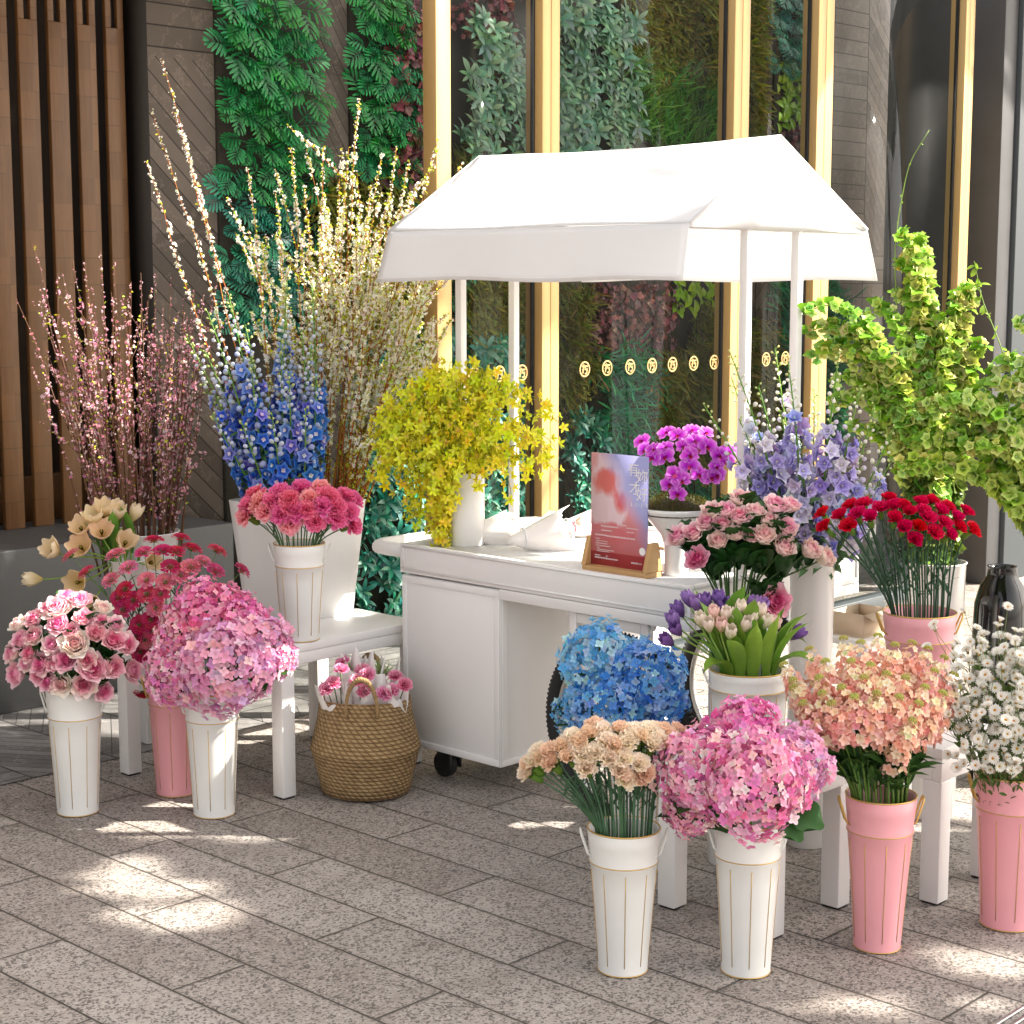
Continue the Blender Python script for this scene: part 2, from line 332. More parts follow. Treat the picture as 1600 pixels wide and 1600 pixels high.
# glass facade
t = thing('glass_facade', 'glazed facade with gold metal mullions behind the flower cart', 'glass facade', (4.5, 4.65, 0))
mull = [(4.50, 4.575), (5.072, 5.176), (6.31, 6.428), (6.955, 7.09), (8.30, 8.40)]
for i, (a, b) in enumerate(mull):
    g = G(); a -= 4.5; b -= 4.5; w = b - a
    if i == 0: g.box(a, b, 0, .07, 0, 3.19)
    else: g.box(a, a + w * .46, 0, .09, 0, 3.19); g.box(a + w * .52, b, .004, .09, 0, 3.19); g.box(a + w * .46, a + w * .52, .012, .08, 0, 3.19)
    fr = part('mullion', g, M['gold_frame'], t, bevel=.002)
    if i:
        g = G(); g.box(a - .008, a - .001, .040, .058, 0, 3.19); part('gasket', g, M['rubber'], fr)
for (a, b), (c, d) in zip(mull[:-1], mull[1:]):
    g = G(); g.box(b - 4.5 + .001, c - 4.5 - .009, .045, .053, .065, 3.19); part('pane', g, M['glass'], t)
    g = G(); g.box(b - 4.5 + .001, c - 4.5 - .015, .0, .09, .001, .062); part('bottom_rail', g, M['grey_panel'], t, bevel=.002)
def sticker():
    g = G(); th = np.arange(28) * 2 * math.pi / 28
    r0, r1 = .026, .0325
    V = np.vstack([np.stack([r * np.cos(th), 0 * th, r * np.sin(th)], -1) for r in (r0, r1)]); j = np.arange(28)
    g.add(V, np.stack([j, (j + 1) % 28, (j + 1) % 28 + 28, j + 28], -1))
    def st(x0, z0, x1, z1, w=.0032):
        d = np.array([x1 - x0, z1 - z0]); n = np.array([-d[1], d[0]]) / np.linalg.norm(d) * w
        g.add([(x0 - n[0], 0, z0 - n[1]), (x1 - n[0], 0, z1 - n[1]), (x1 + n[0], 0, z1 + n[1]), (x0 + n[0], 0, z0 + n[1])], np.array([0, 1, 2, 3]))
    st(-.019, .012, .019, .012); st(-.006, .02, -.012, -.017); st(.003, .012, .003, -.002); st(.003, -.002, .018, .0); st(.015, .004, .012, -.018); st(.0, -.018, .012, -.018); st(-.016, -.003, -.004, -.001)
    return g.mesh('window_sticker', M['gold_frame'])
stk = sticker()
xs = [atY(p, 580, 4.695)[0] for p in (740, 780, 815, 913, 948, 984, 1018, 1050, 1083, 1115, 1196, 1226)] + [7.25 + .145 * i for i in range(7)]
for x in xs: part('window_sticker', stk, None, t, loc=(x - 4.5, .042, 1.295))
# ================================================================ benches and stools
def bench(name, label, x0, x1, y0, y1, h, ap, leg):
    t = thing(name, label, 'stool' if name == 'stool' else 'bench', ((x0 + x1) / 2, (y0 + y1) / 2, 0)); a, b = (x1 - x0) / 2, (y1 - y0) / 2
    g = G(); g.box(-a, a, -b, b, h - .028, h); part('seat', g, M['white_paint'], t, bevel=.003)
    g = G(); i = .002
    g.box(-a + i, a - i, -b + i, -b + .03, h - ap, h - .0285); g.box(-a + i, a - i, b - .03, b - i, h - ap, h - .0285)
    g.box(-a + i, -a + .03, -b + .0305, b - .0305, h - ap, h - .0285); g.box(a - .03, a - i, -b + .0305, b - .0305, h - ap, h - .0285)
    part('apron', g, M['white_paint'], t, bevel=.0015)
    for sx in (-1, 1):
        for sy in (-1, 1):
            g = G(); cx, cy = sx * (a - leg / 2 - .001), sy * (b - leg / 2 - .001)
            g.box(cx - leg / 2, cx + leg / 2, cy - leg / 2, cy + leg / 2, .006, h - ap - .0005)
            L = part('leg', g, M['white_paint'], t, bevel=.0025)
            g = G(); g.box(cx - leg / 2 + .004, cx + leg / 2 - .004, cy - leg / 2 + .004, cy + leg / 2 - .004, .0005, .0058); part('foot_pad', g, M['rubber'], L)
    return t
bench('bench', 'low square white bench in front of the cart, carrying the carnation pail', 3.42, 4.035, 4.255, 4.80, .5, .066, .053)
bench('stool', 'white stool behind the leftmost flower pails, carrying the pale tulips', 3.235, 3.56, 4.845, 5.18, .5, .066, .053)
bench('stool', 'white stool under the tulip bucket, behind the peach carnations', 3.50, 3.86, 2.42, 2.79, .43, .09, .056)
bench('stool', 'white stool under the pink bucket of crimson carnations', 4.01, 4.34, 2.245, 2.58, .43, .09, .056)
# ================================================================ the cart
ct = thing('flower_cart', 'white painted market cart with canopy, spoked wheels and cabinet', 'cart', (4.34, 3.6, 0))
def cpart(name, g, mat, parent=ct, **kw): return part(name, g.move((-4.34, -3.6, 0)), M[mat], parent, **kw)
def lip(g, ax, at, a0, a1, z0, z1, w, d):
    """raised border on a face: ax 'x' faces -X at x=at spanning y a0..a1; ax 'y' faces -Y"""
    for (p0, p1, q0, q1) in ((a0, a1, z0, z0 + w), (a0, a1, z1 - w, z1), (a0, a0 + w, z0 + w, z1 - w), (a1 - w, a1, z0 + w, z1 - w)):
        if ax == 'x': g.box(at - d, at - .0003, p0, p1, q0, q1)
        else: g.box(p0, p1, at - d, at - .0003, q0, q1)
g = G(); g.box(3.906, 4.774, 3.757, 4.21, .105, .683); cab = cpart('cabinet', g, 'white_paint', bevel=.002)
g = G(); lip(g, 'x', 3.906, 3.759, 4.208, .107, .681, .022, .004); part('panel_border', g.move((-4.34, -3.6, 0)), M['white_paint'], cab, bevel=.001)
g = G(); lip(g, 'y', 3.757, 3.912, 4.77, .107, .681, .022, .004); part('panel_border', g.move((-4.34, -3.6, 0)), M['white_paint'], cab, bevel=.001)
TOP = .775
g = G(); g.box(3.92, 4.765, 3.02, 4.195, TOP - .012, TOP); cpart('tabletop', g, 'white_paint')
g = G()
g.box(3.9, 3.9195, 3.0, 4.215, .69, .787); g.box(4.7655, 4.785, 3.0, 4.215, .69, .787)
g.box(3.92, 4.765, 3.0, 3.0195, .69, .787); g.box(3.92, 4.765, 4.1955, 4.215, .69, .787)
fz = cpart('frieze', g, 'white_paint', bevel=.002)
g = G(); lip(g, 'x', 3.9, 3.012, 4.203, .70, .782, .007, .003); lip(g, 'y', 3.0, 3.912, 4.773, .70, .782, .007, .003); part('frieze_border', g.move((-4.34, -3.6, 0)), M['white_paint'], fz)
g = G(); g.box(3.898, 3.925, 3.0, 3.755, .655, .688); g.box(4.76, 4.787, 3.0, 3.755, .655, .688); g.box(3.93, 4.755, 3.0, 3.03, .655, .688); cpart('under_rail', g, 'white_paint', bevel=.002)
g = G(); pts = [(3.935, 4.216, .755), (3.935, 4.32, .755), (3.945, 4.37, .755), (3.985, 4.395, .755), (4.7, 4.395, .755), (4.735, 4.37, .755), (4.75, 4.32, .755), (4.75, 4.216, .755)]
g.tube(pts, .024, 12); cpart('push_handle', g, 'white_paint', smooth=True)
for Xw, Xf in ((4.0, 3.935), (4.68, 4.745)):
    s = 1 if Xf > Xw else -1
    g = G()
    for Y in (3.465, 3.185): g.box(Xf - .014, Xf + .014, Y - .014, Y + .014, .26, .654)
    g.box(Xf - .0135, Xf + .0135, 3.2, 3.45, .618, .648); g.box(Xf - .0135, Xf + .0135, 3.2, 3.45, .265, .29)
    cpart('wheel_fork', g, 'white_paint', bevel=.002)
    g = G()
    for Y in (3.49, 3.16): g.lathe([(0, .0), (.009, .002), (.009, .014), (.005, .022), (0, .024)], 10).v.__setitem__(-1, g.v[-1] * [1, 1, -1] + [Xf, Y, .654])
    cpart('hook', g, 'white_paint', smooth=True)
    wh = lnk('wheel', None, ct, (Xw - 4.34, 3.345 - 3.6, .295)); wh.empty_display_size = .05
    th = np.linspace(0, 2 * math.pi, 49)[:-1]
    g = G(); g.tube(np.stack([0 * th, .268 * np.cos(th), .268 * np.sin(th)], -1), .024, 12, closed=True)
    tr = G()
    for k in range(120):
        a = k * 2 * math.pi / 120; c, s_ = math.cos(a), math.sin(a)
        for xx in (-.011, .002): tr.tube([(xx, .288 * c, .288 * s_), (xx + .009, .2955 * c, .2955 * s_)], .0045, 4)
    V, F, C = tr.arr(); g.add(V, F, C)
    part('tyre', g, M['rubber'], wh, smooth=True)
    g = G(); g.tube(np.stack([0 * th, .243 * np.cos(th), .243 * np.sin(th)], -1), .011, 8, closed=True); part('rim', g, M['steel'], wh, smooth=True)
    g = G(); g.tube([(-.045, 0, 0), (.045, 0, 0)], .017, 12); g.tube([(-.03, 0, 0), (-.026, 0, 0)], .028, 12); g.tube([(.026, 0, 0), (.03, 0, 0)], .028, 12); part('hub', g, M['steel'], wh)
    g = G()
    for k in range(28):
        a = k * 2 * math.pi / 28; b = a + (.5 if k % 4 < 2 else -.5); xx = .028 if k % 2 else -.028
        g.tube([(xx, .026 * math.cos(b), .026 * math.sin(b)), (0, .235 * math.cos(a), .235 * math.sin(a))], .0013, 4)
    part('spokes', g, M['steel'], wh)
for X in (3.975, 4.70):
    cs = lnk('caster', None, ct, (X - 4.34, 4.06 - 3.6, .045)); cs.empty_display_size = .03
    g = G(); th = np.linspace(0, 2 * math.pi, 25)[:-1]
    g.tube([(-.016, .02, 0), (.016, .02, 0)], .0445, 20); part('caster_wheel', g, M['rubber'], cs, bevel=.006)
    g = G(); g.box(-.028, -.02, -.03, .035, -.01, .052); g.box(.02, .028, -.03, .035, -.01, .052); g.box(-.028, .028, -.035, .035, .0525, .0595); part('caster_bracket', g, M['black_metal'], cs, bevel=.002)
for Y in (3.02, 4.195):
    for X in (4.17, 4.43):
        g = G(); g.box(X - .0135, X + .0135, Y - .0135, Y + .0135, TOP, 1.85 ); cpart('post', g, 'white_paint', bevel=.0015)
    g = G(); g.box(3.9, 4.76, Y - .013, Y + .013, 1.797, 1.82); cpart('cross_bar', g, 'white_paint')
def canopy():
    def grid(P00, P10, P01, P11, nu, nv, fn):
        u = np.linspace(0, 1, nu + 1)[:, None, None]; v = np.linspace(0, 1, nv + 1)[None, :, None]
        P = np.array(P00) * (1 - u) * (1 - v) + np.array(P10) * u * (1 - v) + np.array(P01) * (1 - u) * v + np.array(P11) * u * v
        P = P + fn(u, v); i = np.arange(nu)[:, None]; j = np.arange(nv)[None]; k = nv + 1
        return G().add(P.reshape(-1, 3), np.stack([i * k + j, i * k + j + 1, (i + 1) * k + j + 1, (i + 1) * k + j], -1).reshape(-1, 4))
    y0, y1 = 2.995, 4.22; rz, ez = 2.073, 1.812; xr = 4.29; xf, xb = 3.868, 4.772
    wr = lambda u, v, s: (.006 * np.sin(9 * u + 5 * v + s) + .006 * np.sin(17 * v - 6 * u + 2 * s) * np.sin(math.pi * u) + .004 * np.sin(31 * (u * .8 + v) + s) * (1 - v))
    ridge_sag = lambda u, v: -.012 * np.sin(math.pi * u) * (1 - v)
    Z0 = np.array([0, 0, 1.])
    ff = lambda u, v: (ridge_sag(u, v) + (-.03 * np.sin(math.pi * u) * np.sin(math.pi * np.clip(v, 0, 1)) + wr(u, v, 0)) * np.sin(math.pi * np.clip(v * .97 + .015, 0, 1)) ** .6 ) * Z0
    g = grid((xr, y0, rz), (xr, y1, rz), (xf, y0, ez), (xf, y1, ez), 40, 24, ff)
    fb = lambda u, v: (ridge_sag(u, v) + (-.025 * np.sin(math.pi * u) * np.sin(math.pi * v) + wr(u, v, 2)) * np.sin(math.pi * np.clip(v * .97 + .015, 0, 1)) ** .6) * Z0
    h = grid((xr, y0, rz), (xr, y1, rz), (xb, y0, ez), (xb, y1, ez), 40, 24, fb); V, F, C = h.arr(); g.add(V, F, C)
    cpart('canopy_roof', g, 'cloth', smooth=True, solid=.002)
    for x0, x1, s in ((xf - .001, 3.832, 1), (xb + .001, 4.815, -1)):
        fv = lambda u, v: np.concatenate([(-s * (.008 * np.sin(7 * u + 1) + .006 * np.sin(15 * u)) * v), 0 * u * v, .004 * np.sin(11 * u) * v], -1)
        g = grid((x0, y0 + (0 if s > 0 else 0), ez - .002), (x0, y1, ez - .002), (x1, y0 - .012, 1.652), (x1, y1 + .01, 1.652), 40, 8, fv)
        cpart('valance', g, 'cloth', smooth=True, solid=.002)
        g = G(); xx = x1 + (-.0018 if s > 0 else .0018)
        g = grid((x1 - s * .004, y0 + .01, 1.667), (x1 - s * .004, y1, 1.667), (x1 - s * .005, y0 + .01, 1.664), (x1 - s * .005, y1, 1.664), 30, 1, lambda u, v: np.concatenate([(-s * (.008 * np.sin(7 * u + 1) + .006 * np.sin(15 * u))) + 0 * v, 0 * u * v, .004 * np.sin(11 * u) + 0 * v], -1))
        cpart('hem', g, 'cloth', smooth=True)
    for y, s in ((y0 + .001, -1), (y1 - .001, 1)):
        n = 24; u = np.linspace(-1, 1, n + 1); top = np.array([rz - .001 - (abs(q)) * (rz - ez) for q in u]); X = np.where(u < 0, xr + u * (xr - xf), xr + u * (xb - xr))
        rows = 8; P = []
        for r in range(rows + 1):
            f = r / rows; zz = ez - .012 + (top - (ez - .012)) * (1 - f)
            P.append(np.stack([X, y + s * (.012 * np.sin(3 * u + 2 * f) * np.sin(math.pi * f) + .006 * np.sin(9 * u + 5 * f) * np.sin(math.pi * f)), zz], -1))
        P = np.array(P); i = np.arange(rows)[:, None]; j = np.arange(n)[None]; k = n + 1
        g = G().add(P.reshape(-1, 3), np.stack([i * k + j, i * k + j + 1, (i + 1) * k + j + 1, (i + 1) * k + j], -1).reshape(-1, 4))
        cpart('gable', g, 'cloth', smooth=True, solid=.0015)
        g = G()
        for xa, xe in ((xr, xf), (xr, xb)): g.tube([(xa, y + s * .003, rz - .001), (xe, y + s * .003, ez)], .0035, 6)
        cpart('piping', g, 'cloth', smooth=True)
canopy()
# ================================================================ poster in its wooden stand
pt = thing('poster_stand', 'wooden holder with a pink and lilac printed poster on the cart', 'poster stand', (3.985, 3.335, TOP))
g = G(); g.box(-.03, .05, -.125, .125, .0005, .018); part('base', g, M['oak'], pt, bevel=.002)
for s in (-1, 1):
    g = G(); y0, y1 = (s * .112, s * .128) if s > 0 else (-.128, -.112)
    P = [(-.0305, 0.0185), (.05, .0185), (.03, .105), (-.005, .105)]
    V = [(x, y, z) for y in (y0, y1) for x, z in P]
    g.add(V, [np.array([(0, 1, 2, 3), (7, 6, 5, 4)]), np.array([(0, 4, 5, 1), (1, 5, 6, 2), (2, 6, 7, 3), (3, 7, 4, 0)])]); part('side_block', g, M['oak'], pt, bevel=.002)
def poster_mat():
    k = N('poster_print'); v = k.coord(); s = k.n('SeparateXYZ', {0: v}); y, z = s.outputs[1], s.outputs[2]
    a = k.math('ADD', k.math('MULTIPLY', y, -3.2), k.math('MULTIPLY', z, 1.0))      # to the photo right = -y
    wob = k.noise(v, 9, 3); c = k.mix(k.ramp(k.math('ADD', z, k.math('MULTIPLY', wob, .1)), [(.0, (0, 0, 0)), (.42, (1, 1, 1))]), lin('cc5f68'), lin('e6aaac'))
    blob = lambda yy, zz, ry, rz: k.math('ADD', k.math('POWER', k.math('DIVIDE', k.math('SUBTRACT', y, yy), ry), 2.), k.math('POWER', k.math('DIVIDE', k.math('SUBTRACT', z, zz), rz), 2.))
    w2 = k.math('MULTIPLY', k.math('SUBTRACT', k.noise(k.mapping(v, (1, 1.6, .8), (R_(35), 0, 0)), 11, 5), .5), 2.6)
    f = lambda b, lo, hi: k.ramp(k.math('ADD', b, w2), [(lo, (1, 1, 1)), (hi, (0, 0, 0))])
    c = k.mix(f(blob(.04, .25, .09, .14), .55, 1.), c, lin('e8cdd4'))
    c = k.mix(f(blob(.045, .275, .075, .05), .25, .9), c, lin('da7270')); c = k.mix(f(blob(-.01, .225, .035, .045), .25, .9), c, lin('d8686a'))
    c = k.mix(f(blob(.04, .12, .12, .035), .3, .9), c, lin('d8737a'))
    lil = k.ramp(k.math('ADD', k.math('ADD', k.math('MULTIPLY', y, -2.6), k.math('MULTIPLY', z, 1.5)), k.math('MULTIPLY', wob, .3)), [(.48, (0, 0, 0)), (.66, (1, 1, 1))]); c = k.mix(lil, c, lin('9c9ccc'))
    c = k.mix(k.math('LESS_THAN', z, .062), c, lin('b44450'))
    return k.out(k.pr(c, .3))
g = G(); g.box(-.004, -.0005, -.1105, .1105, .02, .362); part('poster', g, poster_mat(), pt)
def text(body, size, y, z, parent, mat, x=-.0045):
    cu = bpy.data.curves.new('lettering', 'FONT'); cu.body = body; cu.size = size; cu.extrude = .0002; cu.align_x = 'CENTER'; cu.align_y = 'CENTER'; cu.materials.append(mat)
    o = lnk('lettering', cu, parent); bpy.context.view_layer.update()
    me = bpy.data.meshes.new_from_object(o.evaluated_get(bpy.context.evaluated_depsgraph_get())); bpy.data.objects.remove(o)
    return lnk('lettering', me, parent, mat=Matrix(((0, 0, -1, x), (-1, 0, 0, y), (0, 1, 0, z), (0, 0, 0, 1))))
M['ink'] = simple('white_ink', (.85, .83, .84), .5)
for ch, y, z in (('有', -.055, .318), ('妳', -.089, .300), ('才', -.060, .262), ('好', -.088, .246)):
    text(ch, .044, y, z, pt, M['ink'])
text('2 · 3 · 3 · 8', .015, -.078, .216, pt, M['ink'])
g = G(); rr = random.Random(3)
for (y0, z, n, sz) in ((.095, .148, 3, .0035), (.07, .141, 12, .0045), (.068, .128, 8, .004), (-.01, .150, 4, .004), (-.03, .143, 12, .003), (-.03, .131, 8, .003), (.093, .113, 8, .004), (.05, .112, 20, .0045), (.092, .101, 5, .003), (.09, .094, 15, .0025), (.09, .087, 14, .0025), (.09, .080, 19, .0025), (.085, .073, 3, .0025), (.085, .068, 22, .0025), (.085, .063, 16, .0025), (.094, .050, 6, .003), (.094, .043, 8, .005), (.05, .050, 3, .003), (.05, .042, 9, .004), (-.05, .040, 5, .005), (-.08, .040, 3, .003)):
    y = y0
    for _ in range(n):
        w = sz * rr.uniform(.7, 1.1)
        for q in range(2): zz = z + sz * (q - .5) * .55; g.add([(-.0043, y, zz - sz * .17), (-.0043, y - w, zz - sz * .17), (-.0043, y - w, zz + sz * .17), (-.0043, y, zz + sz * .17)], np.array([0, 1, 2, 3]))
        y -= w + sz * .35
th = np.linspace(0, 2 * math.pi, 20)[:-1]; g.add(np.stack([0 * th - .0043, -.092 + .012 * np.cos(th), .078 + .012 * np.sin(th)], -1), np.arange(19)[::-1])
part('small_print', g, M['ink'], pt)
# ================================================================ pails, vases and the basket
def pail(name, label, base, h, rt, rb, mat='white_metal', handles=True, cat='pail', hr=0.):
    t = thing(name, label, cat, base, hr); zb = h * .775; rz = lambda z: rb + (rt - rb) * (z / h) ** 1.15
    rib = h * .775
    pr = [(rb - .004, .0), (rb + .001, .002), (rb, .006)] + [(rz(h * q), h * q) for q in (.2, .4, .6, .755)] + [(rz(zb) + .0022, zb - .004), (rz(zb) + .0022, zb + .004), (rz(zb + .012) - .001, zb + .012), (rz(h * .9), h * .9), (rt, h - .002), (rt - .003, h), (rt - .006, h - .003), (rz(h * .7) - .006, h * .7), (rb - .004, .015)]
    g = G(); g.lathe(pr, 48); g.disc(rb - .004, .004, 48); part('body', g, M[mat], t, smooth=True)
    g = G(); th = np.linspace(0, 2 * math.pi, 49)[:-1]
    for r, z, w in ((rt - .001, h, .0022), (rz(zb) + .0018, zb, .0016), (rb + .0005, .003, .0016)): g.tube(np.stack([r * np.cos(th), r * np.sin(th), 0 * th + z], -1), w, 6, closed=True)
    for k in range(9):
        a = k * 2 * math.pi / 9 + YAW + math.pi - hr; zs = np.linspace(h * .07, h * .725, 6); P = np.stack([(rz(zs) + .0004) * math.cos(a), (rz(zs) + .0004) * math.sin(a), zs], -1); g.tube(P, .001, 5)
    part('gold_trim', g, M['gold_line'], t, smooth=True)
    if handles:
        for s in (-1, 1):
            g = G(); w = .0145; r1 = rz(h * .81) - .001; P = [(r1 - .004, -w, h * .81), (r1 + .006, -w, h * .83), (rt + .014, -w * .9, h * .955), (rt + .0165, -w * .5, h * .985), (rt + .0165, w * .5, h * .985), (rt + .014, w * .9, h * .955), (r1 + .006, w, h * .83), (r1 - .004, w, h * .81)]
            ang = YAW - math.pi / 2 + (0 if s > 0 else math.pi) - hr
            g.tube(P, .0028, 8).xf(rotz(ang)); part('handle', g, M['gold_line' if mat == 'pink_metal' else 'white_metal'], t, smooth=True)
    return t, np.array(base) + [0, 0, h]
def jar(name, label, base, h, rt, rb, mat='ceramic', sq=0., cat='vase', lipw=.004):
    t = thing(name, label, cat, base)
    pr = [(rb - .003, 0), (rb, .003), (rb + (rt - rb) * .5, h * .5), (rt, h - .004), (rt + lipw, h - .002), (rt + lipw, h), (rt - .004, h), (rb - .006, .02)]
    g = G(); g.lathe(pr, 48, sq=sq); g.disc((rb - .003), .002, 48) if not sq else None; part('body', g, M[mat], t, smooth=not sq, bevel=0)
    return t, np.array(base) + [0, 0, h]
B = {}
B['roseL'] = pail('flower_pail', 'leftmost white gold-lined pail, filled with pink roses', atZ(122, 1268), .40, .087, .064)
B['hydL'] = pail('flower_pail', 'white pail holding the pink hydrangeas, between two table legs', atZ(335, 1271), .395, .086, .064)
B['scab'] = pail('flower_pail', 'pink pail on the ground half hidden behind a white pail', atZ(276, 1238), .39, .086, .064, 'pink_metal')
B['peach'] = pail('flower_pail', 'white pail filled with peach carnations, front and centre', atZ(973, 1514), .355, .088, .060)
B['hydR'] = pail('flower_pail', 'white pail under the big pink hydrangeas with a large green leaf', atZ(1165, 1516), .375, .083, .059)
B['stock'] = pail('flower_pail', 'pink pail filled with peach stock flowers', atZ(1370, 1478), .392, .088, .058, 'pink_metal')
B['daisy'] = pail('flower_pail', 'pink pail filled with small white daisies, cut by the frame edge', atZ(1573, 1443), .405, .095, .068, 'pink_metal')
B['carn'] = pail('flower_pail', 'white pail of hot pink carnations standing on the bench', atZ(470, 999, .5), .316, .083, .060)
B['tulip'] = pail('flower_bucket', 'wide white gold-rimmed bucket of tulips on a stool', (3.665, 2.625, .43), .215, .102, .094, cat='bucket')
B['red'] = pail('flower_bucket', 'pink bucket of crimson carnations on a stool', (4.165, 2.415, .43), .325, .1, .068, 'pink_metal', cat='bucket')
B['blue'] = pail('flower_pail', 'white pail of blue hydrangeas in front of the cart wheel', (3.70, 3.02, 0), .33, .085, .062)
B['branch'] = jar('flower_bucket', 'plain white bucket holding bare pink blossom branches', (3.44, 5.03, .5), .295, .128, .10, cat='bucket')
B['wtul'] = jar('vase', 'white vase of cream tulips on the stool behind the roses', (3.31, 4.93, .5), .22, .055, .045)
B['plant'] = jar('planter', 'large square white planter on the bench behind the carnations', (3.835, 4.665, .5), .40, .178, .142, 'white_paint', .97, 'planter', .001)
B['orch'] = jar('vase', 'white cylinder vase holding the trailing yellow orchids', (4.09, 4.09, TOP), .245, .06, .06, 'ceramic')
B['lilac'] = jar('floor_vase', 'tall white vase of lilac delphiniums beside the cart end', (4.215, 2.8, 0), .895, .066, .06, 'ceramic')
B['roseR'] = jar('floor_vase', 'tall white vase of pale pink roses at the cart corner', (3.93, 2.87, 0), .76, .07, .062, 'ceramic')
B['molA'] = jar('floor_vase', 'tall white vase of green bells behind the crimson carnations', (4.72, 2.68, 0), .80, .085, .075, 'ceramic')
B['molB'] = jar('floor_vase', 'tall white vase at the right edge holding arching green bells', (4.78, 2.26, 0), .735, .085, .075, 'ceramic')
t = thing('glass_bottle', 'black glass bottle vase standing behind the white daisies', 'bottle vase', (5.2, 2.715, 0))
g = G(); g.lathe([(.0, .0), (.082, .002), (.088, .02), (.09, .5), (.086, .6), (.07, .66), (.05, .69), (.045, .72), (.05, .725), (.042, .724), (.038, .69), (.06, .64), (.08, .5), (.08, .02), (0, .01)], 40); part('body', g, M['black_glass'], t, smooth=True)
# ================================================================ flower templates (unit size, opening along +Z)
def petal(L=1., W=.4, nu=3, nv=4, prof='round', th0=20, th1=60, cup=.3, ruf=0., r0=.03, z0=0., c0=(1, 1, 1), c1=(1, 1, 1), pw=1., az=0., tip=.2, jag=0., ph=0., ce=None):
    ks = {'obov': ([0, .3, .65, .9, 1], [.18, .55, 1, .9, .62]), 'round': ([0, .25, .6, .85, 1], [.3, .62, 1, .92, .5]), 'fan': ([0, .4, .8, 1], [.12, .45, .95, 1.]), 'lance': ([0, .3, .6, .85, 1], [.35, .9, 1, .6, .04]), 'tongue': ([0, .3, .7, 1], [.3, .8, 1, .6])}[prof]
    s = np.linspace(0, 1, nu + 1); t = np.linspace(-1, 1, nv + 1)
    fine = np.linspace(0, 1, 21); th = np.radians(th0 + (th1 - th0) * fine); cr = np.concatenate([[0], np.cumsum((np.sin(th[1:]) + np.sin(th[:-1])) / 2) / 20]); cz = np.concatenate([[0], np.cumsum((np.cos(th[1:]) + np.cos(th[:-1])) / 2) / 20])
    S, T = np.meshgrid(s, t, indexing='ij'); Se = S * (1 - tip * T ** 2 * S)
    if jag: Se = Se + jag * np.where((np.arange(nv + 1) % 2) > 0, 1, -1)[None] * S ** 2
    Sc = np.clip(Se, 0, 1.2); w = W * np.interp(S, *ks)
    Rr = np.interp(Sc, fine, cr) + np.maximum(Sc - 1, 0) * math.sin(th[-1]); Zz = np.interp(Sc, fine, cz) + np.maximum(Sc - 1, 0) * math.cos(th[-1]); TH = np.interp(Sc, fine, th)
    off = cup * w * T ** 2 + ruf * np.sin(T * 5 + ph) * S ** 2
    X = r0 + L * Rr - off * np.cos(TH); Z = z0 + L * Zz + off * np.sin(TH); Y = T * w
    V = np.stack([X, Y, Z], -1).reshape(-1, 3) @ rotz(az).T
    c0, c1 = rgb(c0), rgb(c1); m = np.clip(S, 0, 1)[..., None] ** pw; Cc = c0 * (1 - m) + c1 * m
    if ce is not None: e = np.clip((np.abs(T) ** 3 * .6 + S ** 4), 0, 1)[..., None]; Cc = Cc * (1 - e) + rgb(ce) * e
    i = np.arange(nu)[:, None]; j = np.arange(nv)[None]; k = nv + 1
    F = np.stack([i * k + j, i * k + j + 1, (i + 1) * k + j + 1, (i + 1) * k + j], -1).reshape(-1, 4)
    return V, F, Cc.reshape(-1, 3)
GA = 2.399963
def jit(c, r, a=.08): return np.clip(rgb(c) * (1 + r.normal(0, a, 3) * [.6, 1, 1]), 0, 1)
def rose(r, cin, cmid, cout, n=30, open_=1.):
    n = int(n * 1.35)
    g = G()
    for k in range(n):
        f = k / (n - 1); a = k * GA + r.normal(0, .2)
        cc = rgb(cin) * (1 - f) + rgb(cmid) * f if f < .5 else rgb(cmid) * (2 - 2 * f) + rgb(cout) * (2 * f - 1)
        if f < .5: cc = rgb(cin) * (1 - 2 * f) + rgb(cmid) * 2 * f
        L = .78 + .16 * f + r.normal(0, .03); g.add(*petal(L, .24 + .32 * f, 4, 4, 'round', 2 + 32 * f, (-16 + 80 * f ** 1.6 * open_) + r.normal(0, 7), .5 - .25 * f, .02 + .035 * f, .03 + .2 * f, .04 * (1 - f), jit(cc * .9, r), jit(cc, r), 1, a, .22, 0, r.uniform(0, 6), np.clip(cc * 1.08 + .02, 0, 1)))
    return g
def carnation(r, c0, c1, n=46, open_=1., edge=None):
    g = G()
    for k in range(n):
        f = k / (n - 1); a = k * GA
        g.add(*petal(.72 + .3 * f + r.normal(0, .05), .3, 3, 8, 'fan', (2 + 62 * f ** .8) * open_, (8 + 98 * f) * open_ + r.normal(0, 12), .0, .07, .03, .1 * (1 - f), jit(c0, r, .06), jit(c1, r, .1), .8, a, .15, .045, r.uniform(0, 6), edge))
    return g
def calyx_mesh(c='6f8f3c'):
    g = G(); g.lathe([(.05, -1.0), (.2, -.92), (.27, -.6), (.25, -.25), (.3, .02)], 10, rgb(c))
    for k in range(6): g.add(*petal(.3, .1, 2, 2, 'lance', 15, 40, 0, 0, .2, -.95, rgb(c) * .7, rgb(c), 1, k * 1.05))
    return g
def floret4(c0, c1, size=1., n=4, W=.42, th=72, ctr=None):
    g = G()
    for k in range(n): g.add(*petal(size, W, 2, 4, 'obov', th - 8, th + 18, .25, .04, .03, 0, c0, c1, .6, k * 2 * math.pi / n, .24, 0, k))
    if ctr is not None: g.lathe([(.0, .16), (.07, .12), (.09, .05), (.06, 0)], 5, ctr)
    return g
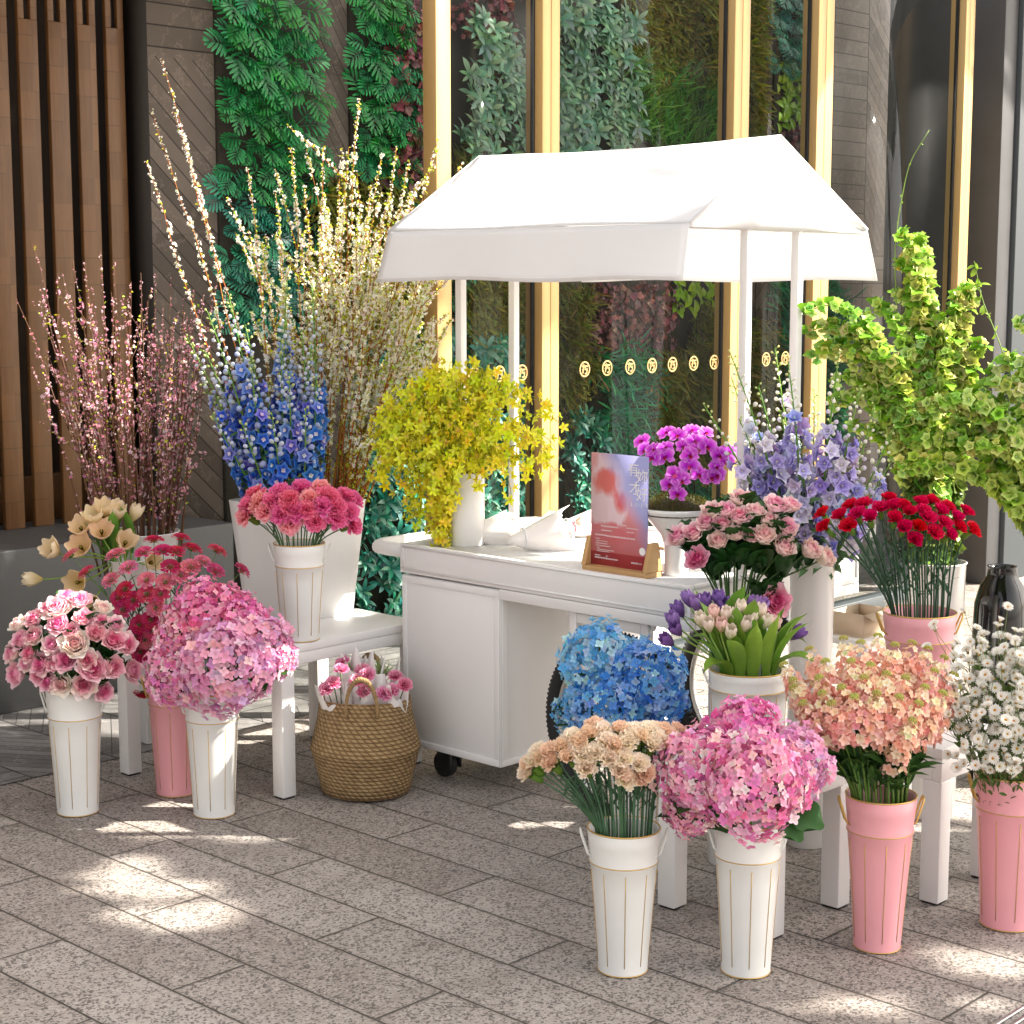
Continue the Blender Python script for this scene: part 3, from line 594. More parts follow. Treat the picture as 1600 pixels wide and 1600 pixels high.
def hydrangea(r, cols, n=150, ctr='e9e3c0', fine=1.):
    g = G(); n = int(n * fine); n = int(n * 1.75); T = [floret4(rgb(c) * .86, np.clip(rgb(c) * 1.06 + .02, 0, 1), 1, 4, .5, 66, ctr) for c in cols]
    i = np.arange(n) + .5; z = 1 - i / n * 1.55; rr = np.sqrt(np.clip(1 - z * z, 0, 1)); ph = i * GA
    d = np.stack([rr * np.cos(ph), rr * np.sin(ph), z], -1); P = d * [1, 1, .82] * (1 + r.normal(0, .085, (n, 1))) * (1 + .13 * np.sin(3 * np.arctan2(d[:, 1], d[:, 0]) + 4 * z + r.uniform(0, 6)) + .05 * np.sin(7 * z + 2))[:, None]
    dd = unit(d + r.normal(0, .42, (n, 3))); which = r.integers(0, len(T), n)
    for q in range(len(T)):
        m = which == q; sz = r.uniform(.135, .195, m.sum()) / fine ** .55
        g.inst(T[q], basis(dd[m], r.uniform(0, 6, m.sum())) * sz[:, None, None], P[m], 1 + r.normal(0, .07, (m.sum(), 3)))
    for k in range(14):
        e = unit(r.normal(0, 1, 3) + [0, 0, .4]); g.tube([(0, 0, -.5), tuple(e * .8)], .02, 4, '5e7a34')
    return g
def star(r, c0, c1, n=5, L=1., W=.22, th=70, prof='lance', lip=None, cup=.1):
    g = G()
    for k in range(n): g.add(*petal(L * r.uniform(.88, 1.1), W, 3, 2, prof, th - 18 + r.normal(0, 8), th + 22 + r.normal(0, 12), cup, 0, .03, 0, c0, c1, 1, k * 2 * math.pi / n + r.normal(0, .1), .1))
    if lip is not None: g.add(*petal(.6, .26, 3, 4, 'round', 25, 100, .4, .05, .03, .03, lip, c1, 1, -math.pi / 2, .2)); g.lathe([(0, .35), (.06, .3), (.08, .1), (.05, 0)], 5, lip)
    return g
def phal(r):
    g = G(); w, m = lin('c94fd0'), lin('a62fb4'); e = lin('e9a6ea')
    for a in (90, 215, 325): g.add(*petal(.95, .36, 4, 4, 'round', 80, 92, .15, 0, .04, -.03, m, w, 1, R_(a), .2, 0, 0, e))
    for a in (12, 168): g.add(*petal(1., .66, 4, 5, 'round', 74, 86, .12, .02, .03, .02, m, w, .7, R_(a), .28, 0, 0, e))
    for a in (240, 300): g.add(*petal(.38, .18, 3, 2, 'round', 10, 60, .4, 0, .03, .03, '6e1030', '8d1f5a', 1, R_(a)))
    g.add(*petal(.5, .2, 4, 4, 'tongue', 30, 75, .4, 0, .02, .03, 'd9822a', 'a02068', 1, R_(270))); g.lathe([(0, .3), (.07, .26), (.09, .12), (.07, .02)], 6, 'b13a8e')
    return g
def tulip(r, c0, c1, open_=0.):
    g = G()
    for k in range(6):
        o = k % 2; g.add(*petal(2.05 - .05 * o, .6 + .14 * open_, 6, 4, 'round', 38 + 26 * open_ + 3 * o, -17 + 36 * open_ + 4 * o + r.normal(0, 3 + 6 * open_), .42, .03 * open_, .04, 0, c0, c1, .8, k * math.pi / 3 + r.normal(0, .05), .16))
    if open_ > .4:
        for k in range(6): g.tube([(0, 0, .2), (.16 * math.cos(k * 1.05), .16 * math.sin(k * 1.05), .85)], .045, 5, '3a2c12')
        g.tube([(0, 0, .1), (0, 0, .8)], .08, 6, 'b9b04a')
    return g
def leaf(L=1., W=.22, nu=5, th0=20, th1=60, cup=.35, c0='24451c', c1='3d6a2a', prof='lance', nv=2, az=0., r0=.0, ruf=0.): return petal(L, W, nu, nv, prof, th0, th1, cup, ruf, r0, 0, c0, c1, .7, az, .1)
def scabiosa(r, c0, c1, cc):
    g = G()
    for k in range(46):
        f = k / 45; g.add(*petal(.42 + .28 * f, .16 + .08 * f, 2, 4, 'fan', 20 + 62 * f, 30 + 70 * f, 0, .05, .12 + .32 * f ** .7, .14 * (1 - f), jit(c0, r, .08), jit(c1, r, .12), 1, k * GA, .2, .05, r.uniform(0, 6)))
    n = 40; i = np.arange(n) + .5; z = 1 - i / n; rr = np.sqrt(1 - z * z); d = np.stack([rr * np.cos(i * GA), rr * np.sin(i * GA), z], -1)
    for q in d: g.tube([q * .2, q * [.42, .42, .38]], .018, 3, jit(cc, r, .1), False)
    g.lathe([(0, .2), (.25, .15), (.35, 0), (.2, -.12), (0, -.16)], 10, '5d7a35')
    for k in range(8): g.add(*petal(.5, .09, 2, 2, 'lance', 95, 110, 0, 0, .1, -.1, '47652a', '5d7a35', 1, k * .785))
    return g
def daisy(r, half=0.):
    g = G(); n = 15
    for k in range(n * 2):
        o = k % 2; th = 78 - 55 * half - 14 * o; g.add(*petal(.95 - .1 * o, .2, 2, 2, 'round', th - 8, th + 12 + r.normal(0, 6), .15, 0, .1, .03 * o, 'e9e6dc', 'f7f5f0', 1, k * math.pi / n + r.normal(0, .04)))
    g.lathe([(0, .17), (.14, .14), (.24, .06), (.22, 0)], 8, np.array([lin('d99a18'), lin('e0a51c'), lin('c98a10'), lin('b57a10')])); g.lathe([(.2, .0), (.16, -.22), (.05, -.3)], 7, '8a9a6a')
    return g
def bell(r, c0, c1):
    g = G(); n = 10; th = np.arange(n) * 2 * math.pi / n; rows = [(.10, 0), (.28, .22), (.42, .5), (.62, .72), (.98, .9)]
    V = []; C = []
    for q, (rad, z) in enumerate(rows):
        w = 1 + (.16 * np.cos(5 * th) if q == 4 else 0 * th); V.append(np.stack([rad * w * np.cos(th), rad * w * np.sin(th), z + (.06 * np.cos(5 * th) if q == 4 else 0 * th)], -1)); f = q / 4; C.append(np.tile(rgb(c0) * (1 - f) + rgb(c1) * f, (n, 1)))
    i = np.arange(4)[:, None]; j = np.arange(n)[None]; j2 = (j + 1) % n
    g.add(np.vstack(V), np.stack([i * n + j, i * n + j2, (i + 1) * n + j2, (i + 1) * n + j], -1).reshape(-1, 4), np.vstack(C))
    for k in range(3): g.add(*petal(.3, .12, 2, 2, 'round', 20, 50, .2, 0, .03, .1, 'd9dcc0', 'eef0e0', 1, k * 2.1))
    return g
r0 = np.random.default_rng(11)
T_bell = [bell(r0, '7f9e42', 'b6cf6a'), bell(r0, '9db852', 'd0e08a')]
T_belld = [bell(r0, '4c6a2c', '76914a'), bell(r0, '3f5c28', '6a8642')]
T_leafr = G().add(*leaf(1, .3, 4, 40, 95, .25, '1f3d1c', '2f5727', 'lance', 4))
T_leaft = G().add(*leaf(1, .1, 4, 20, 100, .3, '3f5f3a', '557a4c'))
T_round = G().add(*petal(1, .5, 3, 4, 'round', 60, 100, .2, .03, 0, 0, '56812b', '86b03c', 1, 0, .3))
T_blue = []
for c0, c1, ce in (('2a46a8', '4a74d6', '7aa2ea'), ('4264c0', '7c9fe6', 'aac6f2'), ('4a48a8', '7f7fd6', 'a8b2ea')):
    g = G(); 
    for k in range(5): g.add(*petal(1, .5, 2, 2, 'round', 62, 88, .25, 0, .05, 0, c0, c1, .7, k * 1.2566, .3, 0, 0, ce))
    for k in range(4): g.add(*petal(.42, .2, 2, 2, 'round', 15, 70, .3, 0, .02, .06, 'f0ead8', 'e0dcf0', 1, k * 1.57))
    g.tube([(0, 0, 0), (-.1, 0, -.35), (-.5, 0, -.6)], [.1, .07, .02], 5, c0); T_blue.append(g)
T_lil = []
for c0, c1, ce in (('7f72ba', 'a9a0da', 'c6c0ea'), ('988cca', 'c2bae6', 'dcd8f2'), ('b8aed6', 'ded8ec', 'eeeaf4')):
    g = G()
    for k in range(8): g.add(*petal(1 - .2 * (k > 4), .48, 2, 2, 'round', 50 - 22 * (k > 4), 84 - 30 * (k > 4), .25, .03, .05, .04 * (k > 4), c0, c1, .7, k * 1.2566 + (.6 if k > 4 else 0), .3, 0, 0, ce))
    g.lathe([(0, .3), (.1, .25), (.1, .05)], 5, 'e8e4cf'); g.tube([(0, 0, 0), (-.1, 0, -.35), (-.45, 0, -.6)], [.1, .07, .02], 5, c0); T_lil.append(g)
def bud(c0, c1):
    return G().lathe([(.02, -.5), (.3, -.3), (.42, .05), (.3, .38), (.0, .55)], 7, np.array([rgb(c0), rgb(c0) * .6 + rgb(c1) * .4, rgb(c1), rgb(c1), rgb(c1)]))
T_bud = {'blue': [bud('c3cc9a', 'b9c3e6'), bud('cfd6a8', 'd9def0'), bud('a9ba6a', 'cfd79c')], 'lil': [bud('cdd6a0', 'ddd6e8'), bud('d5dcae', 'efece6'), bud('b5c57a', 'd9dfa4')]}
def spike(r, L, kind, bloom_from=.18, bud_from=.55, size=.022, density=62, bend=.1):
    """delphinium stem of length L along +Z: stem mesh, floret mesh, bud mesh, leaf mesh"""
    q = r.uniform(0, 6.28); P = bez((0, 0, 0), (0, 0, L * .35), (bend * L * .4 * math.cos(q), bend * L * .4 * math.sin(q), L * .7), (bend * L * math.cos(q), bend * L * math.sin(q), L), 12)
    stem = G().tube(P, np.linspace(.0048, .0016, 12), 6, '5f8a35'); fl = G(); bd = G(); lf = G(); tt = np.linspace(0, 1, 12)
    at = lambda t: np.stack([np.interp(t, tt, P[:, k]) for k in range(3)], -1)
    n = int(L * (1 - bloom_from) * density); t = bloom_from + (1 - bloom_from) * (np.arange(n) + r.uniform(0, 1, n)) / n; ph = np.arange(n) * GA + r.normal(0, .3, n)
    f = (t - bloom_from) / (1 - bloom_from); sz = size * (1.05 - .35 * f) * r.uniform(.85, 1.15, n); el = .25 + .5 * f
    d = unit(np.stack([np.cos(ph), np.sin(ph), el], -1)); pl = (.030 - .022 * f) + .004
    base = at(t); head = base + d * pl[:, None]; isb = (t + r.normal(0, .07, n)) > bud_from
    face = unit(d + [0, 0, -.15] + r.normal(0, .2, (n, 3)))
    T = T_blue if kind == 'blue' else T_lil; w = r.integers(0, 3, n)
    if kind == 'blue': w = np.where((f < .3) & (r.random(n) < .7), 0, w)
    for k in range(3):
        m = (~isb) & (w == k)
        if m.any(): fl.inst(T[k], basis(face[m], r.uniform(0, 6, m.sum())) * sz[m][:, None, None], head[m], 1 + r.normal(0, .06, (m.sum(), 3)))
        g2 = np.clip((t - bud_from) / (1 - bud_from), 0, 1); cls = np.where(g2 > .72, 2, np.where(g2 > .25, 1, 0)); m = isb & (cls == k)
        if m.any(): bd.inst(T_bud[kind][k], basis(unit(d[m] + [0, 0, .3]), 0) * (sz[m] * (1.0 - .5 * g2[m]) * (.85 if kind == 'blue' else .62))[:, None, None], head[m])
    for a, b in zip(base, head): stem.tube([a, b], .0011, 3, '7ea042', False)
    m = r.uniform(.03, bloom_from + .1, 9); lf.inst(T_leaft, basis(unit(np.stack([np.cos(m * 90), np.sin(m * 90), .9 + 0 * m], -1)), r.uniform(0, 6, 9)) * r.uniform(.06, .12, 9)[:, None, None], at(m))
    return stem, fl, bd, lf
T_puff = {}
for key, cs in {'pink': [('d992a8', 'efc9d2'), ('c97894', 'e3aebf'), ('e7bfca', 'f5e4e6')], 'white': [('f3f0e2', 'fbfaf5'), ('ecebd0', 'f8f6ea')]}.items():
    T_puff[key] = []
    for c0, c1 in cs:
        g = G()
        for k in range(5): g.add(*petal(1, .55, 1, 2, 'round', 45, 75, .3, 0, .02, 0, c0, c1, 1, k * 1.2566, .3))
        if key == 'pink':
            for k in range(4): g.add(*petal(.8, .5, 1, 2, 'round', 10, 30, .3, 0, .02, .05, c0, c1, 1, k * 1.57 + .4, .3))
        else: g.lathe([(.0, .3), (.16, .2), (.1, .0)], 4, 'c9b64a')
        T_puff[key].append(g)
T_lf1 = G().add(*petal(1, .3, 2, 2, 'lance', 30, 70, .2, 0, 0, 0, 'a8b436', 'd2d856', 1, 0, .1))
def curve_branch(r, a, b, sag, n=14, wob=.012):
    """from a to b, leaving upwards, with small kinks"""
    a = np.asarray(a, float); b = np.asarray(b, float); L = np.linalg.norm(b - a)
    P = bez(a, a + (b - a) * .33 + np.array([0, 0, sag * L]), a + (b - a) * .68 + np.array([0, 0, sag * L]), b, n)
    k = r.normal(0, wob * L, (n, 3)) * np.sin(np.linspace(0, math.pi, n))[:, None] * .5; k[1:-1] = (k[1:-1] + k[:-2] + k[2:]) / 2
    return P + k
# ================================================================ cut flowers: each stem is a thing of its own
def extremes(pts):
    P = np.array([p[:2] for p in pts], float); out = {}
    for nm, k in (('leftmost', P[:, 0].argmin()), ('rightmost', P[:, 0].argmax()), ('topmost', P[:, 1].argmin()), ('lowest', P[:, 1].argmax())):
        out.setdefault(int(k), nm)
    return out
def dome(pts, c, rx, ry, rd, upb=.45, tilt=.0):
    """heads on the near side of a rounded bunch: c = (px, py, depth), radii in px, rd its depth in metres"""
    out = []
    for p in pts:
        dx, dy = (p[0] - c[0]) / rx, (p[1] - c[1]) / ry; rr = math.hypot(dx, dy); k = math.sqrt(max(0., 1 - min(1., rr) ** 2))
        pos = atD(p[0], p[1], c[2] - rd * k * .9 + (.02 if rr > 1 else 0) + (p[3] if len(p) > 3 else 0)); d = unit(rgt * dx - upc * dy * .9 - fw * (k + .15) + zup * upb)
        out.append((pos, d))
    return out
def fit(x, y, p): return dep(p)
def flower(name, label, cat, group, base, head, d, bloom, scale, roll=0., stem=.0028, sc='4d6e33', extra=None, foliage=None, bname='bloom', up=.45, smooth=True, bmat='petal', down=.12):
    t = thing(name, label, cat, base, 0, group); b = np.asarray(base, float); h = np.asarray(head, float) - b; L = np.linalg.norm(h); d = unit(d); b_in = h[:2] / (np.linalg.norm(h[:2]) + 1e-6) * min(.018, np.linalg.norm(h[:2]) * .3)
    c = np.array([b_in[0], b_in[1], down]); h2 = h - c; L2 = np.linalg.norm(h2)
    P = np.vstack([[(0, 0, 0)], bez(c, c + unit(h2 * [.45, .45, 1]) * L2 * .35, h - d * L2 * .25, h, 8)])
    g = G().tube(P, np.linspace(stem, stem * .75, 9), 6, sc); part('stem', g, M['stem'], t, True)
    Mx = basis(d, roll)[0]; o = lnk(bname, bloom, t, mtx4(Mx * scale, h))
    if extra: lnk(extra[0], extra[1], t, mtx4(Mx * scale, h))
    if foliage is not None:
        f = foliage(P[1:], L)
        if f is not None: part('foliage', f, M['leaf'], t, True)
    return t
def lnk2(*a): pass
def mtx4(Mx, p): return mat4(Mx, p)
_l = lnk
def lnk(name, data, parent=None, loc=None, mat=None):
    if isinstance(loc, Matrix): loc, mat = None, loc
    return _l(name, data, parent, loc, mat)
def rim_base(b, head, rr, down=.12):
    top = b[1]; h = np.asarray(head) - top; r = np.linalg.norm(h[:2]) + 1e-6; q = h[:2] / r * min(rr * .8 - .014, r * .5)
    return np.array([top[0] + q[0], top[1] + q[1], top[2] - down])
rb = np.random.default_rng(21)
mesh = lambda g, n, m='petal': g.mesh(n, M[m], True)
# ---- roses
rosesL = [mesh(rose(rb, 'e2609e', 'f0aac4', 'f8dfe0'), 'bloom'), mesh(rose(rb, 'e478ae', 'f3bfd0', 'f9ece6', 30, 1.1), 'bloom'), mesh(rose(rb, 'df78a2', 'f0b6c8', 'f7d8dc', 32, .85), 'bloom'), mesh(rose(rb, 'e8a8b8', 'f8e0da', 'faf2e8', 28, .95), 'bloom')]
rosesR = [mesh(rose(rb, 'de6f9c', 'efbecb', 'f4dedd', 28, .75), 'bloom'), mesh(rose(rb, 'e3a0b4', 'f2d2d2', 'f5e6de', 26, .55), 'bloom'), mesh(rose(rb, 'cf4a80', 'e78fac', 'f0c3cd', 32, 1.05), 'bloom')]
def rose_leaves(n, lo=.35, hi=.92, s=(.035, .06)):
    def f(P, L):
        g = G(); m = rb.uniform(lo, hi, n); tt = np.linspace(0, 1, len(P)); at = np.stack([np.interp(m, tt, P[:, k]) for k in range(3)], -1); a = rb.uniform(0, 6.28, n)
        for q in (-.9, 0, .9):
            d = unit(np.stack([np.cos(a + q * .5), np.sin(a + q * .5), .2 + .5 * rb.random(n)], -1)); off = unit(np.stack([np.cos(a), np.sin(a), .4 + 0 * a], -1)) * .022
            Z = unit(np.cross(d, np.cross([0, 0, 1.], d))); X = d; Y = np.cross(Z, X)
            g.inst(T_leafr, np.stack([X, Y, Z], -1) * rb.uniform(*s, n)[:, None, None], at + off * (1.3 if q == 0 else .8), 1 + rb.normal(0, .1, (n, 3)))
        return g
    return f
def bunch(pts, b, c, rx, ry, rd, name, cat, look, where, group, blooms, base_r, rim, up=.45, leaf=None, extra=None, stem=.0028, sc='4d6e33', pick=None, roll=True, upb=.45, bname='bloom', down=.12, dirfix=None):
    ex = extremes(pts); H = dome(pts, c, rx, ry, rd, upb); dref = c[2]
    for i, (p, (pos, d)) in enumerate(zip(pts, H)):
        k = pick(i, p) if pick else int(rb.integers(0, len(blooms))); lk = look[k] if isinstance(look, list) else look
        sz = (p[2] if len(p) > 2 else base_r) * dep(pos) / FPX * rb.uniform(.95, 1.08)
        if dirfix is not None: d = dirfix(p, d)
        lab = f'{lk}, {ex[i]} {where}' if i in ex else f'{lk} in the thick of {group}'
        flower(name, lab, cat, group, rim_base(b, pos, rim, down), pos - unit(d) * sz * .5, d, blooms[k], sz, rb.uniform(0, 6.28) if roll else 0, stem, sc, extra, leaf, bname, down=down)
pR = [(91, 975, 18), (52, 994, 17), (33, 1000, 17), (55, 966, 16), (28, 975, 15), (89, 950, 22), (125, 938, 18), (131, 966, 16), (158, 970, 13), (181, 975, 14), (150, 989, 16), (178, 1000, 18), (117, 1006, 23), (80, 1006, 16), (103, 1030, 21), (84, 1037, 16), (64, 1037, 18), (19, 1019, 18), (25, 1053, 20), (73, 1064, 16), (95, 1069, 18), (131, 1070, 21), (145, 1044, 22), (178, 1042, 19), (162, 1080, 17), (136, 1031, 15), (206, 1048, 18), (198, 1006, 18), (160, 950, 15), (72, 953, 15), (104, 932, 15), (110, 985, 14), (46, 1020, 15), (40, 1037, 14), (60, 1055, 14)]
bunch([(x, y, r * 1.38) for x, y, r in pR], B['roseL'], (105, 1015, dep(B['roseL'][1])), 112, 92, .15, 'rose', 'rose', ['pink garden rose with magenta heart', 'open pink rose with cream edges', 'deep pink full rose', 'cream rose with blush centre'], 'in the leftmost white pail', 'roses in the leftmost pail', rosesL, 17, .08, leaf=rose_leaves(4, .5, .93), pick=lambda i, p: (0, 1, 2, 0, 3, 1, 0, 2)[i % 8])
pR2 = [(1156, 778, 22), (1212, 790, 24), (1236, 789, 19), (1113, 798, 21), (1135, 797, 20), (1106, 816, 20), (1122, 845, 22), (1149, 834, 18), (1156, 807, 22), (1194, 836, 24), (1229, 824, 22), (1174, 838, 17), (1226, 854, 24), (1267, 858, 23), (1290, 870, 22), (1089, 873, 22), (1084, 832, 20), (1212, 939, 26), (1180, 800, 20), (1060, 838, 22), (1128, 818, 18), (1202, 812, 20)]
def pick2(i, p): return 2 if i in (15, 17) else (1 if i in (7, 13, 6, 14) else int(i % 3 == 0))
bunch([(x, y, r * 1.25) for x, y, r in pR2], B['roseR'], (1165, 860, dep(B['roseR'][1])), 135, 105, .16, 'rose', 'rose', ['pale pink half open rose', 'ivory rose bud with blush tips', 'deep pink full rose'], 'in the tall vase at the cart corner', 'roses in the tall vase', rosesR, 20, .055, leaf=rose_leaves(9, .35, .9, (.05, .085)), pick=pick2, stem=.0032, sc='3c5a2c', dirfix=lambda p, d: unit(d + zup * .25))
# ---- carnations
cal = mesh(calyx_mesh(), 'calyx', 'leaf')
def thin_leaves(n, lo=.15, hi=.85, s=(.03, .07)):
    def f(P, L):
        g = G(); m = rb.uniform(lo, hi, n); tt = np.linspace(0, 1, len(P)); at = np.stack([np.interp(m, tt, P[:, k]) for k in range(3)], -1); a = rb.uniform(0, 6.28, n)
        g.inst(G().add(*leaf(1, .07, 4, 12, 85, .3, '3a5a40', '55775a')), basis(np.stack([.3 * np.cos(a), .3 * np.sin(a), 1 + 0 * a], -1), a) * rb.uniform(*s, n)[:, None, None], at); return g
    return f
cP = [mesh(carnation(rb, 'dc4674', 'ea6290', edge='f49ab4'), 'bloom'), mesh(carnation(rb, 'e85f74', 'f28a92', edge='f9c0c0'), 'bloom'), mesh(carnation(rb, 'd8447e', 'e6609a', edge='f092b6'), 'bloom')]
pC = [(396, 768), (385, 785), (380, 802), (402, 781), (422, 779), (436, 766), (451, 776), (452, 789), (471, 758), (501, 759), (452, 815), (462, 796), (479, 792), (494, 813), (505, 787), (520, 774), (527, 789), (529, 806), (542, 772), (554, 777), (548, 796), (555, 818), (484, 774), (412, 795), (438, 800), (510, 770)]
bunch([(*p, 21) for p in pC], B['carn'], (468, 800, dep(B['carn'][1])), 98, 50, .14, 'carnation', 'carnation', ['hot pink frilled carnation', 'coral pink carnation with pale edges', 'magenta pink carnation'], 'in the white pail on the bench', 'pink carnations on the bench', cP, 20, .075, extra=('calyx', cal), leaf=thin_leaves(4), stem=.0024, sc='4f7048', upb=.7)
cY = [mesh(carnation(rb, 'f2dfae', 'f9ecd0', 38, .66, 'faf0e2'), 'bloom'), mesh(carnation(rb, 'f3e0b2', 'f8e6cc', 38, .54, 'f6dcc6'), 'bloom')]
pY = [(928, 1132), (920, 1146), (906, 1158), (894, 1150), (876, 1166), (858, 1172), (840, 1174), (834, 1184), (860, 1190), (822, 1205), (888, 1180), (914, 1178), (930, 1174), (916, 1198), (948, 1156), (968, 1138), (978, 1160), (992, 1142), (1000, 1150), (1020, 1138), (1022, 1162), (1044, 1164), (1048, 1148), (1036, 1140), (1060, 1140), (974, 1184), (952, 1182), (968, 1200), (1000, 1192), (1010, 1208), (980, 1218), (972, 1206), (826, 1192), (940, 1140), (905, 1170), (845, 1182), (1030, 1152), (985, 1150), (960, 1164), (1010, 1140), (1002, 1216)]
bunch([(*p, 23) for p in pY], B['peach'], (955, 1195, dep(B['peach'][1])), 140, 75, .15, 'carnation', 'carnation', ['peach cream carnation', 'apricot carnation bud'], 'in the front white pail', 'peach carnations in the front pail', cY, 17, .08, extra=('calyx', cal), leaf=thin_leaves(5), stem=.0026, sc='46684a', upb=.8, down=.2)
cR = [mesh(carnation(rb, 'b0102f', 'd01c48', 40, .75, 'e0506e'), 'bloom'), mesh(carnation(rb, 'a80f2c', 'c8163c', 40, .6, 'd84060'), 'bloom')]
pD = [(1329, 787), (1349, 785), (1359, 806), (1325, 819), (1287, 822), (1283, 800), (1312, 804), (1389, 777), (1396, 789), (1376, 791), (1398, 808), (1421, 798), (1413, 822), (1439, 783), (1456, 781), (1451, 806), (1430, 842), (1462, 830), (1436, 822), (1471, 796), (1477, 815), (1496, 806), (1511, 798), (1522, 826), (1486, 834), (1482, 790), (1340, 800), (1410, 788), (1444, 796), (1500, 822)]
bunch([(*p, 17) for p in pD], B['red'], (1410, 830, dep(B['red'][1])), 125, 62, .16, 'carnation', 'carnation', ['crimson red carnation', 'dark red carnation bud'], 'in the pink bucket on the stool', 'crimson carnations in the pink bucket', cR, 16, .09, extra=('calyx', cal), leaf=thin_leaves(7), stem=.003, sc='33503c', upb=.8)
# ---- hydrangeas
hP = [mesh(hydrangea(rb, ['ea9ec4', 'f2bcd2', 'e28cb8', 'f4d8de'], 175, fine=1.5), 'bloom'), mesh(hydrangea(rb, ['dea8d0', 'e9c2dc', 'f0c6d8', 'e6aaca'], 175, fine=1.25), 'bloom'), mesh(hydrangea(rb, ['e488b4', 'eca0c4', 'dc76aa', 'f2bace'], 165, fine=1.4), 'bloom')]
hB = [mesh(hydrangea(rb, ['72aae2', '8fc0ea', 'aad2f0', 'c4e0ee'], 165, 'e6e2c2', 1.35), 'bloom'), mesh(hydrangea(rb, ['5a92da', '74a8e2', '8ebae8', 'aecfec'], 165, 'dfe0c4', 1.35), 'bloom')]
def big_leaf(n=4, s=.095):
    def f(P, L):
        g = G(); T = G().add(*petal(1, .42, 6, 6, 'round', 55, 115, .2, .03, .05, 0, '1d3a1b', '2f5826', 1, 0, .35))
        for k in range(n):
            a = rb.uniform(0, 6.28); g.inst(T, basis(np.array([[0, 0, 1.]]), a) * s * rb.uniform(.7, 1.1), P[-2][None] - [[0, 0, .02 * k]])
        return g
    return f
hs = .72
hyd = lambda key, cxy, rx, ry, rd, pts, bl, look, where, grp, pick=None: bunch([(q[0], q[1], q[2] * hs, *q[3:]) for q in pts], B[key], (*cxy, dep(B[key][1])), rx, ry, rd, 'hydrangea', 'hydrangea', look, where, grp, bl, 60, .05, leaf=big_leaf(), stem=.005, sc='5b7a38', pick=pick, upb=.55)
hyd('hydL', (340, 1010), 135, 110, .2, [(350, 1036, 88, -.07), (258, 1050, 60, .0), (318, 936, 66, .06), (414, 1004, 66, .02), (272, 985, 54, .05), (380, 952, 50, .07), (446, 1022, 34, .0)], hP, ['mixed pink hydrangea head', 'lilac pink hydrangea head', 'magenta hydrangea head'], 'in the white pail by the bench leg', 'pink hydrangeas by the bench leg', lambda i, p: (1, 0, 2, 1, 0, 2, 0)[i])
hyd('hydR', (1165, 1195), 145, 115, .2, [(1170, 1126, 76, .07), (1090, 1192, 84, .02), (1194, 1218, 106, -.08), (1258, 1180, 70, .05), (1066, 1262, 58, .0), (1128, 1252, 44, .0)], hP, ['mixed pink hydrangea head', 'lilac pink hydrangea head', 'magenta hydrangea head'], 'in the front white pail', 'pink hydrangeas in the front pail', lambda i, p: (2, 0, 0, 1, 0, 0)[i])
hyd('blue', (965, 1075), 110, 90, .16, [(932, 1008, 78, .03), (1024, 1048, 80, -.03), (955, 1108, 78, -.05), (896, 1108, 52, .02), (1050, 1092, 46, .04), (1006, 1118, 50, .0)], hB, ['sky blue hydrangea head', 'deep blue hydrangea head'], 'in front of the cart wheel', 'blue hydrangeas before the wheel', lambda i, p: (0, 1, 1, 0, 1, 0)[i])
T_hl = G().add(*petal(1, .42, 7, 6, 'round', 50, 120, .18, .03, .0, 0, '24451f', '3c6a30', 1, 0, .3))
for px, py, dp, az, el, sz, lab in ((1232, 1262, B['hydR'], -.3, -.5, .1, 'large dark green hydrangea leaf hanging right of the front white pail'), (1218, 1270, B['hydR'], -.9, -.7, .09, 'dark green hydrangea leaf tucked below the larger leaf'), (1108, 1262, B['hydR'], 3.4, -.3, .07, 'olive green hydrangea leaf over the front pail rim'), (405, 1068, B['hydL'], -.2, -.4, .05, 'small green hydrangea leaf beside the bench leg'), (300, 1070, B['hydL'], 3.3, -.2, .05, 'small green hydrangea leaf above the half hidden pink pail')):
    p = atD(px, py, dep(dp[1]) - .06); g = G(); d = rgt * math.cos(az) * math.cos(el) - fwd * .35 + zup * math.sin(el); X = unit(d); Z = unit(zup * .5 - fwd * .8 - X * ((zup * .5 - fwd * .8) @ X)); Y = np.cross(Z, X)
    g.inst(T_hl, (np.stack([X, Y, Z], -1) * sz)[None], np.zeros((1, 3))); o = part('hydrangea_leaf', g, M['leaf'], None, True); o.location = p; tag(o, lab, 'leaf')
# ---- scabiosa, tulips
sM = [mesh(scabiosa(rb, 'cc5478', 'e0728f', 'ecd6d4'), 'bloom'), mesh(scabiosa(rb, 'b83f62', 'd25a7c', 'dcaab4'), 'bloom'), mesh(scabiosa(rb, 'd86c8a', 'ea9cae', 'f2e0da'), 'bloom')]
pS = [(240, 837), (255, 854), (284, 834), (275, 856), (343, 854), (320, 872), (340, 886), (106, 862), (130, 889), (177, 860), (198, 882), (224, 857), (169, 902), (192, 917), (182, 930), (227, 925), (266, 880), (283, 894), (227, 902), (188, 951), (242, 948), (234, 967), (224, 1000), (208, 993), (383, 886), (302, 850), (221, 1090), (250, 925), (205, 935), (215, 975), (300, 880), (258, 905), (238, 985), (216, 1020)]
bunch([(*p, 15.5) for p in pS], B['scab'], (240, 940, dep(B['scab'][1]) + .02), 130, 100, .06, 'scabiosa', 'pincushion flower', ['raspberry pink scabiosa', 'dark raspberry scabiosa', 'pale edged pink scabiosa'], 'over the half hidden pink pail', 'raspberry scabiosa on the left', sM, 16, .08, leaf=thin_leaves(3, .4, .8), stem=.0016, sc='5d7a3a', upb=.6)
